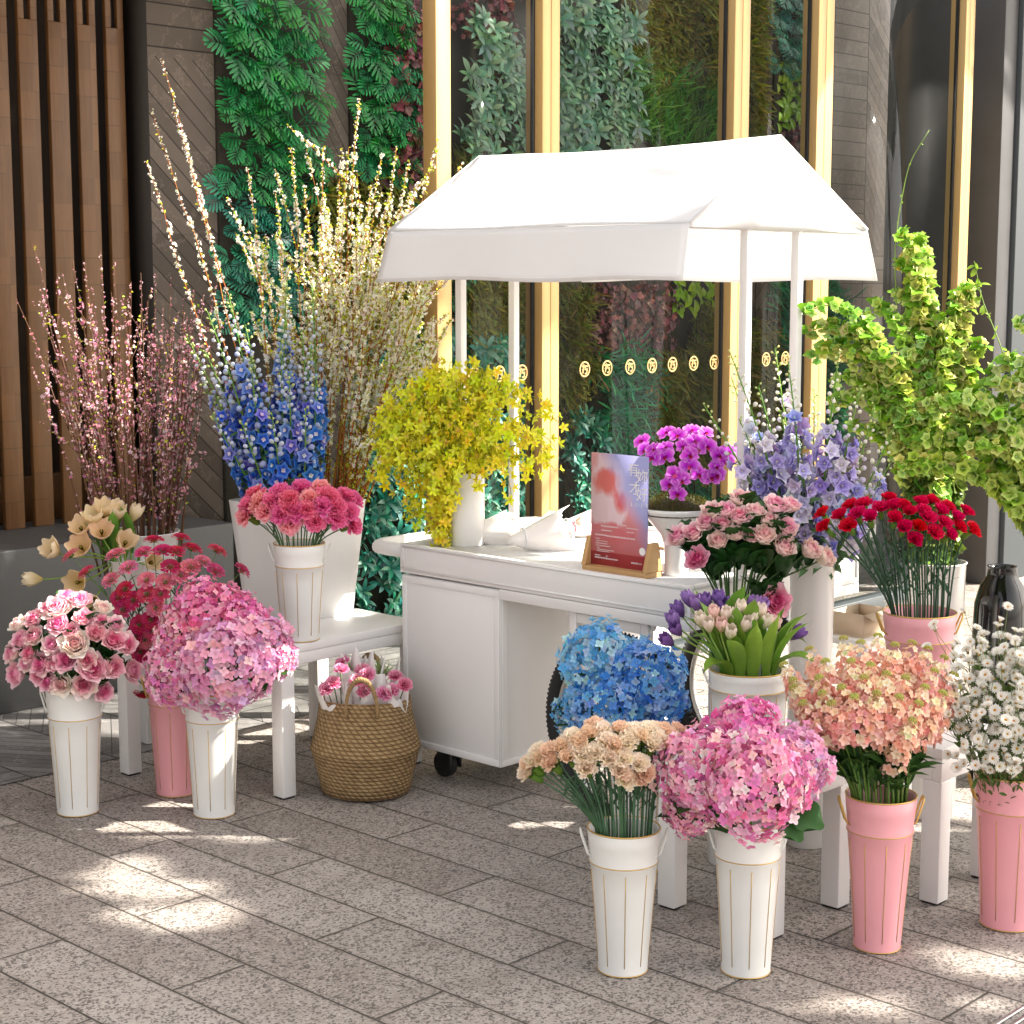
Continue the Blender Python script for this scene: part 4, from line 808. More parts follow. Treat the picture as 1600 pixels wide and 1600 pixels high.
tW = [mesh(tulip(rb, 'e0d090', 'f3e8d0', .15), 'bloom'), mesh(tulip(rb, 'e0ca8c', 'f3e4cc', .5), 'bloom'), mesh(tulip(rb, 'dcc080', 'f2dcc0', .78), 'bloom')]
pT = [(166, 800), (182, 806), (128, 828), (159, 833), (208, 808), (128, 857), (86, 862), (58, 905), (123, 910), (195, 850), (146, 938), (148, 812), (234, 880)]
tdir = {4: (.2, 1), 7: (-.75, -.25), 6: (-.6, .6)}
T_tl = G().add(*leaf(1, .11, 6, 8, 40, .45, '4c7434', '78a048'))
def tulip_leaf(P, L):
    g = G(); a = rb.uniform(0, 6.28); g.inst(T_tl, basis(np.array([[.15 * math.cos(a), .15 * math.sin(a), 1]]), a) * L * rb.uniform(.55, .85), P[1][None]); return g
bunch([(*p, 17) for p in pT], B['wtul'], (150, 880, dep(B['wtul'][1])), 100, 85, .1, 'tulip', 'tulip', ['cream tulip', 'half open cream tulip', 'wide open peach cream tulip'], 'on the stool behind the roses', 'cream tulips behind the roses', tW, 13, .05, leaf=tulip_leaf, stem=.0036, sc='7d9c48', pick=lambda i, p: (2, 1, 2, 2, 0, 2, 1, 0, 2, 1, 1, 1, 1)[i], upb=.3)
tP = [mesh(tulip(rb, 'e6d8a8', 'f0d5d2', 0), 'bloom'), mesh(tulip(rb, 'dfe0b0', 'efe2dc', .0), 'bloom')]
tV = [mesh(tulip(rb, '86639e', 'ab8cc6', .05), 'bloom'), mesh(tulip(rb, '70508e', '9675b4', .15), 'bloom')]
pTp = [(1096, 974), (1127, 982), (1141, 993), (1147, 969), (1156, 956), (1193, 978), (1164, 982), (1108, 982), (1206, 982), (1173, 970), (1134, 966), (1185, 962), (1116, 964)]
bunch([(*p, 15) for p in pTp], B['tulip'], (1135, 1010, dep(B['tulip'][1])), 85, 70, .11, 'tulip', 'tulip', ['blush pink tulip', 'white tulip with green base'], 'in the bucket on the stool', 'blush tulips in the bucket', tP, 8.5, .08, leaf=tulip_leaf, stem=.003, sc='8fb058', upb=1.2)
pTv = [(1077, 942), (1064, 958), (1057, 974), (1060, 988), (1047, 1004), (1104, 946), (1123, 942), (1131, 952), (1174, 950), (1187, 954), (1240, 994), (1090, 950)]
bunch([(*p, 16) for p in pTv], B['tulip'], (1135, 1015, dep(B['tulip'][1]) + .05), 98, 78, .05, 'tulip', 'tulip', ['lilac purple tulip', 'dark purple tulip'], 'around the blush tulips', 'purple tulips in the bucket', tV, 9.5, .085, leaf=tulip_leaf, stem=.003, sc='86a850', upb=.6)
# leaves standing round the tulip bucket, each a broad blade rooted inside it
for k in range(26):
    a = k * 2 * math.pi / 16 + rb.normal(0, .15); b = B['tulip'][1]; rk = .075 if k < 16 else .04
    g = G().add(*leaf(rb.uniform(.14, .21), .024, 8, 3, rb.uniform(15, 75) if k % 4 or k > 15 else rb.uniform(110, 150), .5, '54802f', '86ad4a', 'lance', 4))
    o = part('tulip_leaf', g, M['leaf'], None, True); o.location = b + [rk * math.cos(a), rk * math.sin(a), -.02]; o.rotation_euler = (0, 0, a)
    tag(o, 'broad green tulip leaf standing along the rim of the white tulip bucket', 'leaf', 'tulip leaves round the bucket')
# ---- delphiniums
def spikes(tops, b, dc, name, cat, look, where, grp, kind, size, rim, bf=.2, bud=.55, dens=60, spread=.1):
    ex = extremes(tops)
    for i, p in enumerate(tops):
        q = p[2] if len(p) > 2 else rb.uniform(-spread, spread); tip = atD(p[0], p[1], dc + q); base = rim_base(b, tip, rim, .1); v = tip - base; L = np.linalg.norm(v)
        lab = f'{look}, {ex[i]} {where}' if i in ex else f'{look} in the thick of {grp}'
        t = thing(name, lab, cat, base, 0, grp); st, fl, bd, lf = spike(rb, L, kind, bf + rb.uniform(-.05, .05), bud + rb.uniform(-.06, .06), size, dens, .06); Mx = basis(v / L, rb.uniform(0, 6))[0]
        for nm, g, m in (('stem', st, 'stem'), ('florets', fl, 'petal'), ('buds', bd, 'petal'), ('foliage', lf, 'leaf')):
            if g.n: part(nm, g.xf(Mx), M[m], t, True)
spikes([(304, 520), (345, 482), (372, 462), (425, 440), (510, 447), (452, 478), (400, 505), (490, 515), (335, 545), (430, 530), (470, 540), (375, 560), (320, 600), (500, 590), (450, 585), (405, 600), (350, 620), (480, 640, -.12), (425, 640, -.14), (330, 650, -.1), (380, 660, -.14)], B['plant'], dep(B['plant'][1]) - .06, 'delphinium', 'delphinium', 'blue delphinium spike with pale buds', 'above the square planter', 'blue delphiniums in the planter', 'blue', .031, .12, .32, .62, 92)
spikes([(1142, 590), (1162, 545), (1215, 545), (1252, 562), (1295, 548), (1332, 600), (1116, 625), (1380, 640), (1405, 672), (1200, 600), (1275, 610), (1235, 640), (1310, 660), (1350, 690), (1170, 650), (1390, 720), (1260, 690), (1215, 690), (1185, 700), (1300, 720)], B['lilac'], dep(B['lilac'][1]) - .02, 'delphinium', 'delphinium', 'lilac delphinium spike with cream buds', 'in the tall white vase', 'lilac delphiniums by the cart', 'lil', .034, .055, .22, .62, 88)
# ---- blossom branches
def branch(name, label, grp, base, tip, key, sag, rbase, n, psize, bark, leaves=0, start=.1, twigs=3, cat='branch', tw_l=.25):
    base = np.asarray(base, float); t = thing(name, label, cat, base, 0, grp); P = curve_branch(rb, (0, 0, 0), np.asarray(tip) - base, sag); L = np.linalg.norm(P[-1])
    g = G().tube(P, np.linspace(rbase, .0009, len(P)), 5, bark); tt = np.linspace(0, 1, len(P)); curves = [(P, start, 1.)]
    for k in range(twigs):
        f = rb.uniform(.35, .8); a = np.array([np.interp(f, tt, P[:, q]) for q in range(3)]); j = min(len(P) - 2, int(f * (len(P) - 1))); d = unit(P[j + 1] - P[j]); d2 = unit(d + rb.normal(0, .35, 3)); l = L * tw_l * rb.uniform(.5, 1.1)
        Q = curve_branch(rb, a, a + d2 * l, .03, 7); g.tube(Q, np.linspace(rbase * .5, .0008, 7), 4, bark); curves.append((Q, .15, l / L))
    part('stem', g, M['bark'], t, True); bl = G(); lf = G(); T = T_puff[key]
    for Q, s0, w in curves:
        m = max(4, int(n * w)); u = s0 + (1 - s0) * rb.random(m) ** .8; x = np.linspace(0, 1, len(Q)); at = np.stack([np.interp(u, x, Q[:, q]) for q in range(3)], -1); d = unit(rb.normal(0, 1, (m, 3)) + [0, 0, .3])
        sz = psize * rb.uniform(.55, 1.25, m) * np.where(u > .85, .55, 1); wh = rb.integers(0, len(T), m)
        for k in range(len(T)):
            s = wh == k
            if s.any(): bl.inst(T[k], basis(d[s], rb.uniform(0, 6, s.sum())) * sz[s][:, None, None], at[s] + d[s] * (rb.uniform(.001, .009 if key == 'white' else .004, (s.sum(), 1))), 1 + rb.normal(0, .05, (s.sum(), 3)))
        if leaves:
            m = max(3, int(leaves * w)); u = s0 * .5 + (1 - s0 * .5) * rb.random(m); at = np.stack([np.interp(u, x, Q[:, q]) for q in range(3)], -1); d = unit(rb.normal(0, 1, (m, 3)) + [0, 0, .5])
            lf.inst(T_lf1, basis(d, rb.uniform(0, 6, m)) * rb.uniform(.008, .018, m)[:, None, None], at, 1 + rb.normal(0, .12, (m, 3)))
    part('blossom', bl, M['petal'], t, True)
    if lf.n: part('foliage', lf, M['leaf'], t, True)
    return t
bb = B['branch'][1]; dcb = dep(bb)
tips = [(50, 380), (25, 467), (50, 572), (97, 426), (114, 405), (132, 411), (157, 393), (178, 408), (220, 426), (243, 428), (268, 430), (288, 466), (339, 440), (318, 461), (64, 452), (85, 500), (110, 470), (145, 450), (190, 455), (205, 440), (230, 470), (255, 480), (300, 500), (70, 540), (95, 560), (120, 520), (160, 490), (175, 520), (215, 500), (240, 520), (270, 510), (310, 540), (140, 560), (190, 560), (225, 570), (260, 570), (295, 570), (320, 590), (100, 600), (155, 610), (205, 620), (250, 630), (285, 640), (310, 660)]
tips += [(rb.uniform(80, 315), rb.uniform(450, 600)) for _ in range(22)]
ex = extremes(tips)
for i, p in enumerate(tips):
    tip = atD(p[0], p[1], dcb + rb.uniform(-.16, .16)); h = tip - bb; r = np.linalg.norm(h[:2]); q = h[:2] / r * min(.105, r * .42) + rb.normal(0, .02, 2)
    base = np.array([bb[0] + q[0], bb[1] + q[1], bb[2] - .16])
    lab = f'bare branch with pink blossom, {ex[i]} in the plain white bucket' if i in ex else 'bare brown branch dotted with pink blossom in the thick of the bucketful'
    branch('blossom_branch', lab, 'pink blossom branches in the bucket', base, tip, 'pink', .04, .0042, 44, .0082, '5e4030', 4 if i % 3 else 10, .22, 2)
pb = B['plant'][1]; dcp = dep(pb)
tipw = [(252, 93), (237, 173), (270, 172), (228, 252), (387, 262), (455, 231), (505, 231), (562, 155), (597, 239), (620, 228), (686, 215), (722, 256), (680, 354), (640, 252), (430, 300), (475, 290), (530, 280), (545, 230), (580, 290), (610, 300), (650, 300), (705, 500), (692, 440), (660, 420), (640, 360), (600, 350), (560, 340), (515, 350), (470, 360), (440, 380), (690, 560), (665, 520), (640, 480), (615, 430), (590, 400), (550, 400), (500, 410), (670, 600), (630, 560), (600, 500), (570, 460), (530, 460), (410, 380), (645, 330), (625, 390), (575, 380), (655, 470), (612, 540), (585, 560)]
tipw += [(rb.uniform(560, 700), rb.uniform(330, 620)) for _ in range(10)]
ex = extremes(tipw)
for i, p in enumerate(tipw):
    tip = atD(p[0], p[1], dcp + .08 + rb.uniform(-.16, .2)); h = tip - pb; r = np.linalg.norm(h[:2]); q = h[:2] / r * min(.10, r * .3) + rb.normal(0, .025, 2) + np.array([.045, -.02])
    base = np.array([pb[0] + q[0], pb[1] + q[1], pb[2] - .15]); lab = f'arching branch of white blossom, {ex[i]} in the square planter' if i in ex else 'arching branch of white blossom in the thick of the square planter'
    branch('blossom_branch', lab, 'white blossom branches in the planter', base, tip, 'white', rb.uniform(.0, .07) if p[0] > 450 else .02, .0038, 130 if i > 3 else 130, .0098, '9a5c28', 130 if i > 3 else 40, .3, 5 if i > 3 else 0, tw_l=.24)
# ---- bells of Ireland
def bells(tip_px, b, dc, off, grp, label, dark=False, droop=.3, size=.0195):
    tip = atD(tip_px[0], tip_px[1], dc + off); base = rim_base(b, tip, .06, .1); t = thing('bells_of_ireland', label, 'green bells', base, 0, grp); h = tip - base; L = np.linalg.norm(h)
    P = bez((0, 0, 0), (h[0] * .06, h[1] * .06, abs(h[2]) * .55 + .05), (h[0] * .45, h[1] * .45, h[2] + droop * L * .45), h, 24); seg = np.r_[0, np.cumsum(np.linalg.norm(np.diff(P, axis=0), axis=1))]; Lc = seg[-1]
    part('stem', G().tube(P, np.linspace(.0048, .0016, 24), 6, '87a548'), M['stem'], t, True)
    tint = np.array([1 + rb.normal(0, .1), 1 + rb.normal(0, .06), 1 + rb.normal(0, .15)]) * rb.uniform(.8, 1.12)
    g = G(); ss = np.cumsum(np.interp(np.linspace(0, 1, 60), [0, .4, .75, 1], [.026, .036, .048, .028]) * rb.uniform(.9, 1.1, 60) * max(1, Lc / 1.5) ) + .14 * Lc; ss = ss[ss < Lc - .008]; at = lambda s: np.stack([np.interp(s, seg, P[:, k]) for k in range(3)], -1)
    for j, s in enumerate(ss):
        f = s / Lc; c = at(s); d = unit(at(min(Lc, s + .01)) - at(s - .01)); e = basis(d, j * .55)[0]; n = 7; a = np.arange(n) * 2 * math.pi / n + rb.normal(0, .25, n)
        o = e[:, 0][None] * np.cos(a)[:, None] + e[:, 1][None] * np.sin(a)[:, None]; sz = size * (1.2 - .62 * f ** 2.2) * rb.uniform(.65, 1.4, n)
        dn = unit(o + d * .6 + rb.normal(0, .28, (n, 3))); T = (T_belld if f < .42 else T_bell)[j % 2]
        g.inst(T, basis(dn, rb.uniform(0, 6, n)) * sz[:, None, None], c + o * rb.uniform(.004, .012, (n, 1)) + d * rb.normal(0, .004, (n, 1)), (1 + rb.normal(0, .1, (n, 3))) * tint)
    part('bells', g, M['leaf'], t, True)
    g = G(); m = 44; s = rb.uniform(.4, 1., m) ** .8 * Lc; a = rb.uniform(0, 6.28, m); d = unit(np.stack([np.cos(a), np.sin(a), .3 + 0 * a], -1)); Z = unit(np.cross(d, np.cross([0, 0, 1.], d)))
    g.inst(T_round, basis(unit(d * .6 + [0, 0, .6]), a) * rb.uniform(.016, .05, m)[:, None, None], at(s) + d * .008); part('foliage', g, M['leaf'], t, True)
def inpoly(x, y, P):
    c = False
    for (x0, y0), (x1, y1) in zip(P, P[1:] + P[:1]):
        if (y0 > y) != (y1 > y) and x < (x1 - x0) * (y - y0) / (y1 - y0) + x0: c = not c
    return c
def fill(P, n, sep):
    out = []; tries = 0
    while len(out) < n and tries < 9000:
        tries += 1; x, y = rb.uniform(min(p[0] for p in P), max(p[0] for p in P)), rb.uniform(min(p[1] for p in P), max(p[1] for p in P))
        if inpoly(x, y, P) and all((x - a) ** 2 + (y - b) ** 2 > sep * sep for a, b in out): out.append((x, y))
    return out
PA = [(1255, 490), (1320, 500), (1375, 470), (1402, 372), (1440, 372), (1462, 435), (1520, 450), (1540, 560), (1522, 700), (1385, 720), (1350, 690), (1285, 640), (1262, 560)]
mA = [(1255, 492), (1405, 370), (1432, 372), (1515, 450), (1540, 545), (1268, 560)] + fill(PA, 40, 26)
ex = extremes(mA)
for i, p in enumerate(mA): bells(p, B['molA'], dep(B['molA'][1]), rb.uniform(-.12, .1), 'green bells behind the crimson carnations', f'tall stem of green bells, {ex[i]} behind the crimson carnations' if i in ex else 'tall stem of green bells in the thick behind the crimson carnations', droop=.1 if p[1] < 450 else rb.uniform(.1, .5))
PB = [(1425, 640), (1500, 622), (1545, 590), (1588, 518), (1660, 520), (1700, 700), (1650, 760), (1560, 750), (1500, 720), (1400, 740), (1395, 690)]
mB = [(1588, 518), (1428, 640), (1398, 725), (1548, 588)] + fill(PB, 32, 26)
ex = extremes(mB)
for i, p in enumerate(mB): bells(p, B['molB'], dep(B['molB'][1]), rb.uniform(-.12, .08), 'green bells at the right edge', f'arching stem of green bells, {ex[i]} at the right edge' if i in ex else 'arching stem of green bells in the thick at the right edge', droop=rb.uniform(.1, .6))
def twig(name, label, pts, dpt, leafn, lsize, grp=None):
    P = np.array([atD(x, y, dpt + o) for x, y, o in pts]); b = P[0]; t = thing(name, label, 'twig', b); P = P - b; u = np.linspace(0, 1, len(P)); f = np.linspace(0, 1, 20); P = np.stack([np.interp(f, u, P[:, k]) for k in range(3)], -1)
    P[1:-1] = (P[1:-1] * 2 + P[:-2] + P[2:]) / 4
    part('stem', G().tube(P, np.linspace(.0026, .0009, 20), 5, '6f8c38'), M['stem'], t, True); g = G(); s = rb.uniform(.3, 1, leafn); at = np.stack([np.interp(s, f, P[:, k]) for k in range(3)], -1); d = unit(rb.normal(0, 1, (leafn, 3)) - fw * .3)
    g.inst(G().add(*leaf(1, .26, 4, 20, 50, .2, '5c8030', '96b84a')), basis(d, rb.uniform(0, 6, leafn)) * rb.uniform(.6, 1.1, leafn)[:, None, None] * lsize, at); part('foliage', g, M['leaf'], t, True)
twig('tendril', 'thin bare green tendril rising high above the green bells', [(1430, 800, 0), (1405, 560, .0), (1397, 400, -.02), (1405, 330, -.02), (1420, 255, -.03), (1452, 203, -.04)], dep(B['molA'][1]) - .02, 7, .012)
twig('leafy_twig', 'leafy green twig reaching up against the dark grey column', [(1608, 800, 0), (1590, 620, 0), (1560, 530, .03), (1535, 470, .05), (1522, 408, .05)], dep(B['molB'][1]) + .03, 22, .035)
# ---- stock
def stock_spike(r, L):
    g = G(); bd = G(); T = [floret4(c0, c1, 1, 5, .5, 62, 'e3cf7a') for c0, c1 in (('f0b8a6', 'f8d0c2'), ('f2ccb6', 'fae2d2'), ('e8a69c', 'f3c2b8'), ('f4e0b8', 'faeed8'))]
    n = int(L * 480); f = np.sort(r.random(n)); ph = np.arange(n) * GA; rad = .030 * (1 - .55 * f ** 1.6) * r.uniform(.55, 1.1, n); P = np.stack([rad * np.cos(ph), rad * np.sin(ph), f * L], -1); d = unit(np.stack([np.cos(ph), np.sin(ph), .35 + .6 * f], -1) + r.normal(0, .3, (n, 3))); sz = .0135 * (1.1 - .35 * f) * r.uniform(.8, 1.2, n); w = np.where(f > .78, 3, r.integers(0, 3, n)); b = f > .9
    for k in range(4):
        m = (w == k) & ~b
        if m.any(): g.inst(T[k], basis(d[m], r.uniform(0, 6, m.sum())) * sz[m][:, None, None], P[m], 1 + r.normal(0, .05, (m.sum(), 3)))
    m = 26; q = np.arange(m); rr = .011 * np.sqrt((q + 1) / m); bd.inst(bud('7f8c3e', 'c3c077'), basis(unit(np.stack([np.cos(q * GA) * .6, np.sin(q * GA) * .6, 1 + 0 * q], -1)), 0) * .0062, np.stack([rr * np.cos(q * GA), rr * np.sin(q * GA), L * (1.0 + .06 * (1 - (q / m) ** 2))], -1))
    return mesh(g, 'blossom'), mesh(bd, 'buds')
SK = [stock_spike(rb, l) for l in (.13, .15, .11)]
pK = [(1225, 1040), (1240, 1065), (1265, 1015), (1290, 1035), (1318, 1000), (1345, 1005), (1372, 995), (1398, 1010), (1425, 1005), (1450, 1015), (1475, 1030), (1490, 1055), (1255, 1100), (1285, 1085), (1315, 1075), (1350, 1060), (1385, 1055), (1415, 1060), (1445, 1075), (1472, 1085), (1300, 1100), (1335, 1090), (1370, 1085), (1405, 1090), (1435, 1100), (1425, 1128), (1360, 1040), (1460, 1050), (1330, 1035), (1280, 1060), (1240, 1075), (1495, 1075)]
ex = extremes(pK); kc = (1350, 1130, dep(B['stock'][1]))
def lance_leaves(P, L):
    n = 7; g = G(); m = rb.uniform(.12, .6, n); tt = np.linspace(0, 1, len(P)); at = np.stack([np.interp(m, tt, P[:, k]) for k in range(3)], -1); a = rb.uniform(0, 6.28, n)
    g.inst(G().add(*leaf(1, .13, 5, 15, 75, .3, '2c4a24', '4d7038', 'lance', 4)), basis(np.stack([.5 * np.cos(a), .5 * np.sin(a), 1 + 0 * a], -1), a) * rb.uniform(.06, .11, n)[:, None, None], at); return g
for i, (p, (pos, d)) in enumerate(zip(pK, dome(pK, kc, 150, 130, .17, .9))):
    s = SK[i % 3]; top = B['stock'][1]; d = unit(unit(pos - (top + [0, 0, -.1])) * .8 + d * .35); ln = (.13, .15, .11)[i % 3]
    flower('stock_stem', f'peach stock flower spike, {ex[i]} in the pink pail' if i in ex else 'peach stock flower spike in the thick of the pink pail', 'stock flower', 'peach stock in the pink pail', rim_base(B['stock'], pos, .085, .15), pos - d * ln, d, s[0], 1., rb.uniform(0, 6), .0036, '56752f', ('buds', s[1]), lance_leaves, 'blossom', down=.15)
# ---- white daisies
D_ = [mesh(daisy(rb, 0), 'flower_head'), mesh(daisy(rb, .35), 'flower_head'), mesh(daisy(rb, .8), 'flower_head')]
dc = dep(B['daisy'][1]); dt = []
for k in range(66):
    a = k * GA; q = math.sqrt((k + .5) / 66); dt.append((1585 + 118 * q * math.cos(a), 1085 + 105 * q * math.sin(a) * .95 - 5))
ex = extremes(dt)
for i, (p, (pos, d)) in enumerate(zip(dt, dome(dt, (1585, 1110, dc), 130, 130, .17, .7))):
    base = rim_base(B['daisy'], pos, .09, .15); t = thing('daisy_stem', f'branching stem of small white daisies, {ex[i]} in the pink pail' if i in ex else 'branching stem of small white daisies in the thick of the pink pail', 'daisy', base, 0, 'white daisies in the right pink pail')
    h = pos - base; P = bez((0, 0, 0), h * [.2, .2, .45], h * [.7, .7, .75], h, 8); st = G().tube(P, np.linspace(.0016, .0011, 8), 5, '6b7f45'); lf = G()
    hd = [(h, d)]
    for k in range(6):
        f = rb.uniform(.5, .9); a = np.array([np.interp(f, np.linspace(0, 1, 8), P[:, q]) for q in range(3)]); e = h + rb.normal(0, .045, 3) + np.array([0, 0, -.02]); Q = bez(a, a + (h - a) * .4, e - [0, 0, .03], e, 6); st.tube(Q, .0008, 4, '6b7f45'); e[2] = max(e[2], .2); hd.append((e, unit(d + rb.normal(0, .45, 3) + zup * .3)))
    m = rb.uniform(.2, .95, 16); at = np.stack([np.interp(m, np.linspace(0, 1, 8), P[:, q]) for q in range(3)], -1); lf.inst(G().add(*leaf(1, .17, 3, 20, 60, .2, '3b5524', '5f7f38')), basis(unit(rb.normal(0, 1, (16, 3)) + zup), rb.uniform(0, 6, 16)) * rb.uniform(.015, .034, 16)[:, None, None], at + rb.normal(0, .006, (16, 3)))
    part('stem', st, M['stem'], t, True); part('foliage', lf, M['leaf'], t, True)
    for k, (e, dd) in enumerate(hd): lnk('flower_head', D_[(0, 1, 0, 2, 1, 2, 0)[k]], t, mat4(basis(dd, rb.uniform(0, 6))[0] * rb.uniform(.013, .0185), e))
# ---- yellow orchid sprays
T_or = [star(rb, 'd2d44a', 'ecea62', 5, 1., .2, 66, 'lance', 'efd86a'), star(rb, 'c6cc4a', 'e4e462', 5, 1., .19, 58, 'lance', 'e8d48a'), star(rb, 'dcd84e', 'f2f070', 5, 1., .22, 72, 'lance', 'f0dc9a')]
ob = B['orch'][1]; od = dep(ob)
oe = [(645, 828), (684, 886), (600, 760), (622, 775), (762, 705), (800, 782), (826, 752), (868, 738), (878, 668), (870, 706), (586, 700), (592, 735), (600, 665), (640, 700), (665, 720), (690, 760), (700, 800), (720, 735), (745, 770), (650, 760), (675, 790), (620, 720), (775, 740), (840, 700), (850, 640), (815, 640), (790, 690), (610, 640), (630, 620), (660, 600), (700, 592), (740, 588), (775, 600), (800, 615), (650, 650), (690, 640), (730, 640), (770, 655), (710, 680), (670, 680), (750, 690), (630, 670), (820, 690), (695, 715), (860, 720), (655, 735), (735, 705), (612, 700), (782, 630), (720, 610), (680, 620), (760, 620), (640, 640)]
oe += [(698, 800), (690, 812), (703, 825), (684, 835), (676, 845), (700, 850), (692, 865), (684, 880), (655, 815), (640, 815), (708, 785), (600, 740), (590, 715), (596, 675), (606, 720)]
oe += [(690, 850), (680, 820), (695, 790), (668, 800), (705, 770), (640, 790), (688, 870), (672, 770), (590, 660), (596, 690), (630, 740), (706, 745)]
oe += [(x + rb.normal(0, 9), y + rb.normal(0, 9)) for x, y in oe if y < 770 and x < 830]
ex = extremes(oe)
for i, p in enumerate(oe):
    rr = math.hypot((p[0] - 715) / 150, (p[1] - 690) / 120); off = -.16 * math.sqrt(max(0, 1 - min(1, rr) ** 2)) + rb.uniform(-.02, .03)
    tip = atD(p[0], p[1], od + off); base = rim_base(B['orch'], tip, .05, .06); h = tip - base; L = np.linalg.norm(h); zt = max(.1, h[2] + .05) + rb.uniform(0, .03)
    P = bez((0, 0, 0), (h[0] * .15, h[1] * .15, zt), (h[0] * .85, h[1] * .85, zt + .04), h, 16); t = thing('orchid_spray', f'drooping yellow orchid spray, {ex[i]} in the cylinder vase' if i in ex else 'drooping yellow orchid spray in the thick of the cylinder vase', 'orchid', base, 0, 'yellow orchid sprays on the cart')
    st = G().tube(P, np.linspace(.0022, .001, 16), 5, '7d9030'); seg = np.r_[0, np.cumsum(np.linalg.norm(np.diff(P, axis=0), axis=1))]; n = max(6, int(seg[-1] * .7 / .0165)); s = seg[-1] * (.3 + .7 * (np.arange(n) + .6) / n); at = np.stack([np.interp(s, seg, P[:, k]) for k in range(3)], -1)
    a = np.arange(n) * 2.6 + rb.uniform(0, 6); d = unit(np.stack([np.cos(a), np.sin(a), .1 + 0 * a], -1) - fw * .35 + rb.normal(0, .25, (n, 3))); hd = at + d * .018
    for u, v in zip(at, hd): st.tube([u, v], .0008, 3, '9aa236', False)
    part('stem', st, M['stem'], t, True); g = G(); w = rb.integers(0, 3, n)
    for k in range(3):
        m = w == k
        if m.any(): g.inst(T_or[k], basis(d[m], rb.uniform(0, 6, m.sum())) * rb.uniform(.021, .03, m.sum())[:, None, None], hd[m], 1 + rb.normal(0, .06, (m.sum(), 3)))
    part('blossom', g, M['petal'], t, True)
# ---- orchid bowl: one planted thing
bw = thing('orchid_bowl', 'magenta moth orchids planted with moss in a white footed bowl', 'orchid', (4.09, 3.2, TOP))
pr = [(.0, .001), (.036, .001), (.038, .004), (.036, .03), (.038, .09), (.05, .125), (.085, .165), (.108, .195), (.112, .205), (.107, .206), (.08, .175), (.0, .15)]
part('bowl', G().lathe(pr, 48), M['ceramic'], bw, True)
g = G(); n = 1500; q = np.arange(n) + .5; rr = .104 * np.sqrt(q / n); P = np.stack([rr * np.cos(q * GA), rr * np.sin(q * GA), .19 + .05 * np.sqrt(np.clip(1 - (rr / .106) ** 2, 0, 1)) + rb.normal(0, .004, n)], -1)
g.inst(G().add(*petal(1, .25, 1, 1, 'lance', 20, 60, 0, 0, 0, 0, '3c3a10', '6c6a22', 1)), basis(unit(rb.normal(0, .6, (n, 3)) + [0, 0, .8]), rb.uniform(0, 6, n)) * rb.uniform(.008, .017, n)[:, None, None], P, 1 + rb.normal(0, .25, (n, 3))); g.lathe([(.105, .185), (.09, .21), (.05, .232), (0, .238)], 24, '35320f'); part('moss', g, M['leaf'], bw)
PH = [mesh(phal(rb), 'orchid_flower') for _ in range(2)]; po = [(1004, 690), (1022, 703), (1040, 700), (1042, 677), (1059, 681), (1081, 673), (1085, 690), (1102, 677), (1040, 714), (1077, 712), (1090, 702), (1104, 698), (1077, 728), (1055, 742), (1047, 757), (1064, 750), (1059, 772), (1122, 712), (1137, 707), (1134, 722), (1152, 706), (1111, 746), (1092, 742), (1119, 742), (1021, 716), (1010, 704), (1066, 698), (1118, 730)]
bo = np.array([4.09, 3.2, TOP]); dd = dep(bo + [0, 0, .35]); H = dome(po, (1078, 745, dd), 85, 78, .09, .1); stg = []
for k, a in enumerate((( 1062, 770), (1085, 772), (1105, 768), (1045, 775))):
    b0 = atD(a[0], a[1], dd - .01) - bo; e = atD((1015, 1075, 1140, 1050)[k], (695, 690, 715, 740)[k], dd - .04) - bo; P = bez(b0, b0 + [0, 0, .09], e + [0, 0, .05], e, 12); part('stem', G().tube(P, .0024, 6, '2a2416'), M['stem'], bw, True)
for i, (p, (pos, d)) in enumerate(zip(po, H)):
    d = unit(d - fw * .6 + rb.normal(0, .2, 3)); z = d; y = unit(zup - z * (zup @ z)); x = np.cross(y, z); lnk('orchid_flower', PH[i % 2], bw, mat4(np.stack([x, y, z], -1) @ rotz(rb.normal(0, .25)) * .0305 * rb.uniform(.85, 1.1), pos - bo))
# ================================================================ basket with wrapped posies
bk0 = atZ(573, 1236); bk = thing('basket', 'woven seagrass belly basket with two rope handles beside the cart', 'basket', bk0)
prof = np.array([(.0, .004), (.125, .004), (.145, .01), (.153, .05), (.166, .1), (.176, .142), (.181, .152), (.178, .162), (.168, .2), (.155, .26), (.148, .318), (.1445, .321), (.141, .316), (.155, .2), (.165, .15), (.14, .02), (0, .018)])
n = 96; hz = np.clip(prof[:, 1] / .33, 0, 1); g = G().lathe(prof, n)
th = np.arange(n) / n; Cc = np.zeros((len(prof), n, 3)); Cc[:, :, 0] = th[None]; Cc[:, :, 1] = np.maximum(hz, .01)[:, None]; g.c = [Cc.reshape(-1, 3)]; 
def wob(V):
    a = np.arctan2(V[:, 1], V[:, 0]); return V * np.stack([1 + .012 * np.sin(3 * a + 1), 1 + .012 * np.sin(3 * a + 1), 1 + .012 * np.sin(2 * a) * (V[:, 2] > .2)], -1)
g.v = [wob(v) for v in g.v]; part('body', g, M['weave'], bk, True)
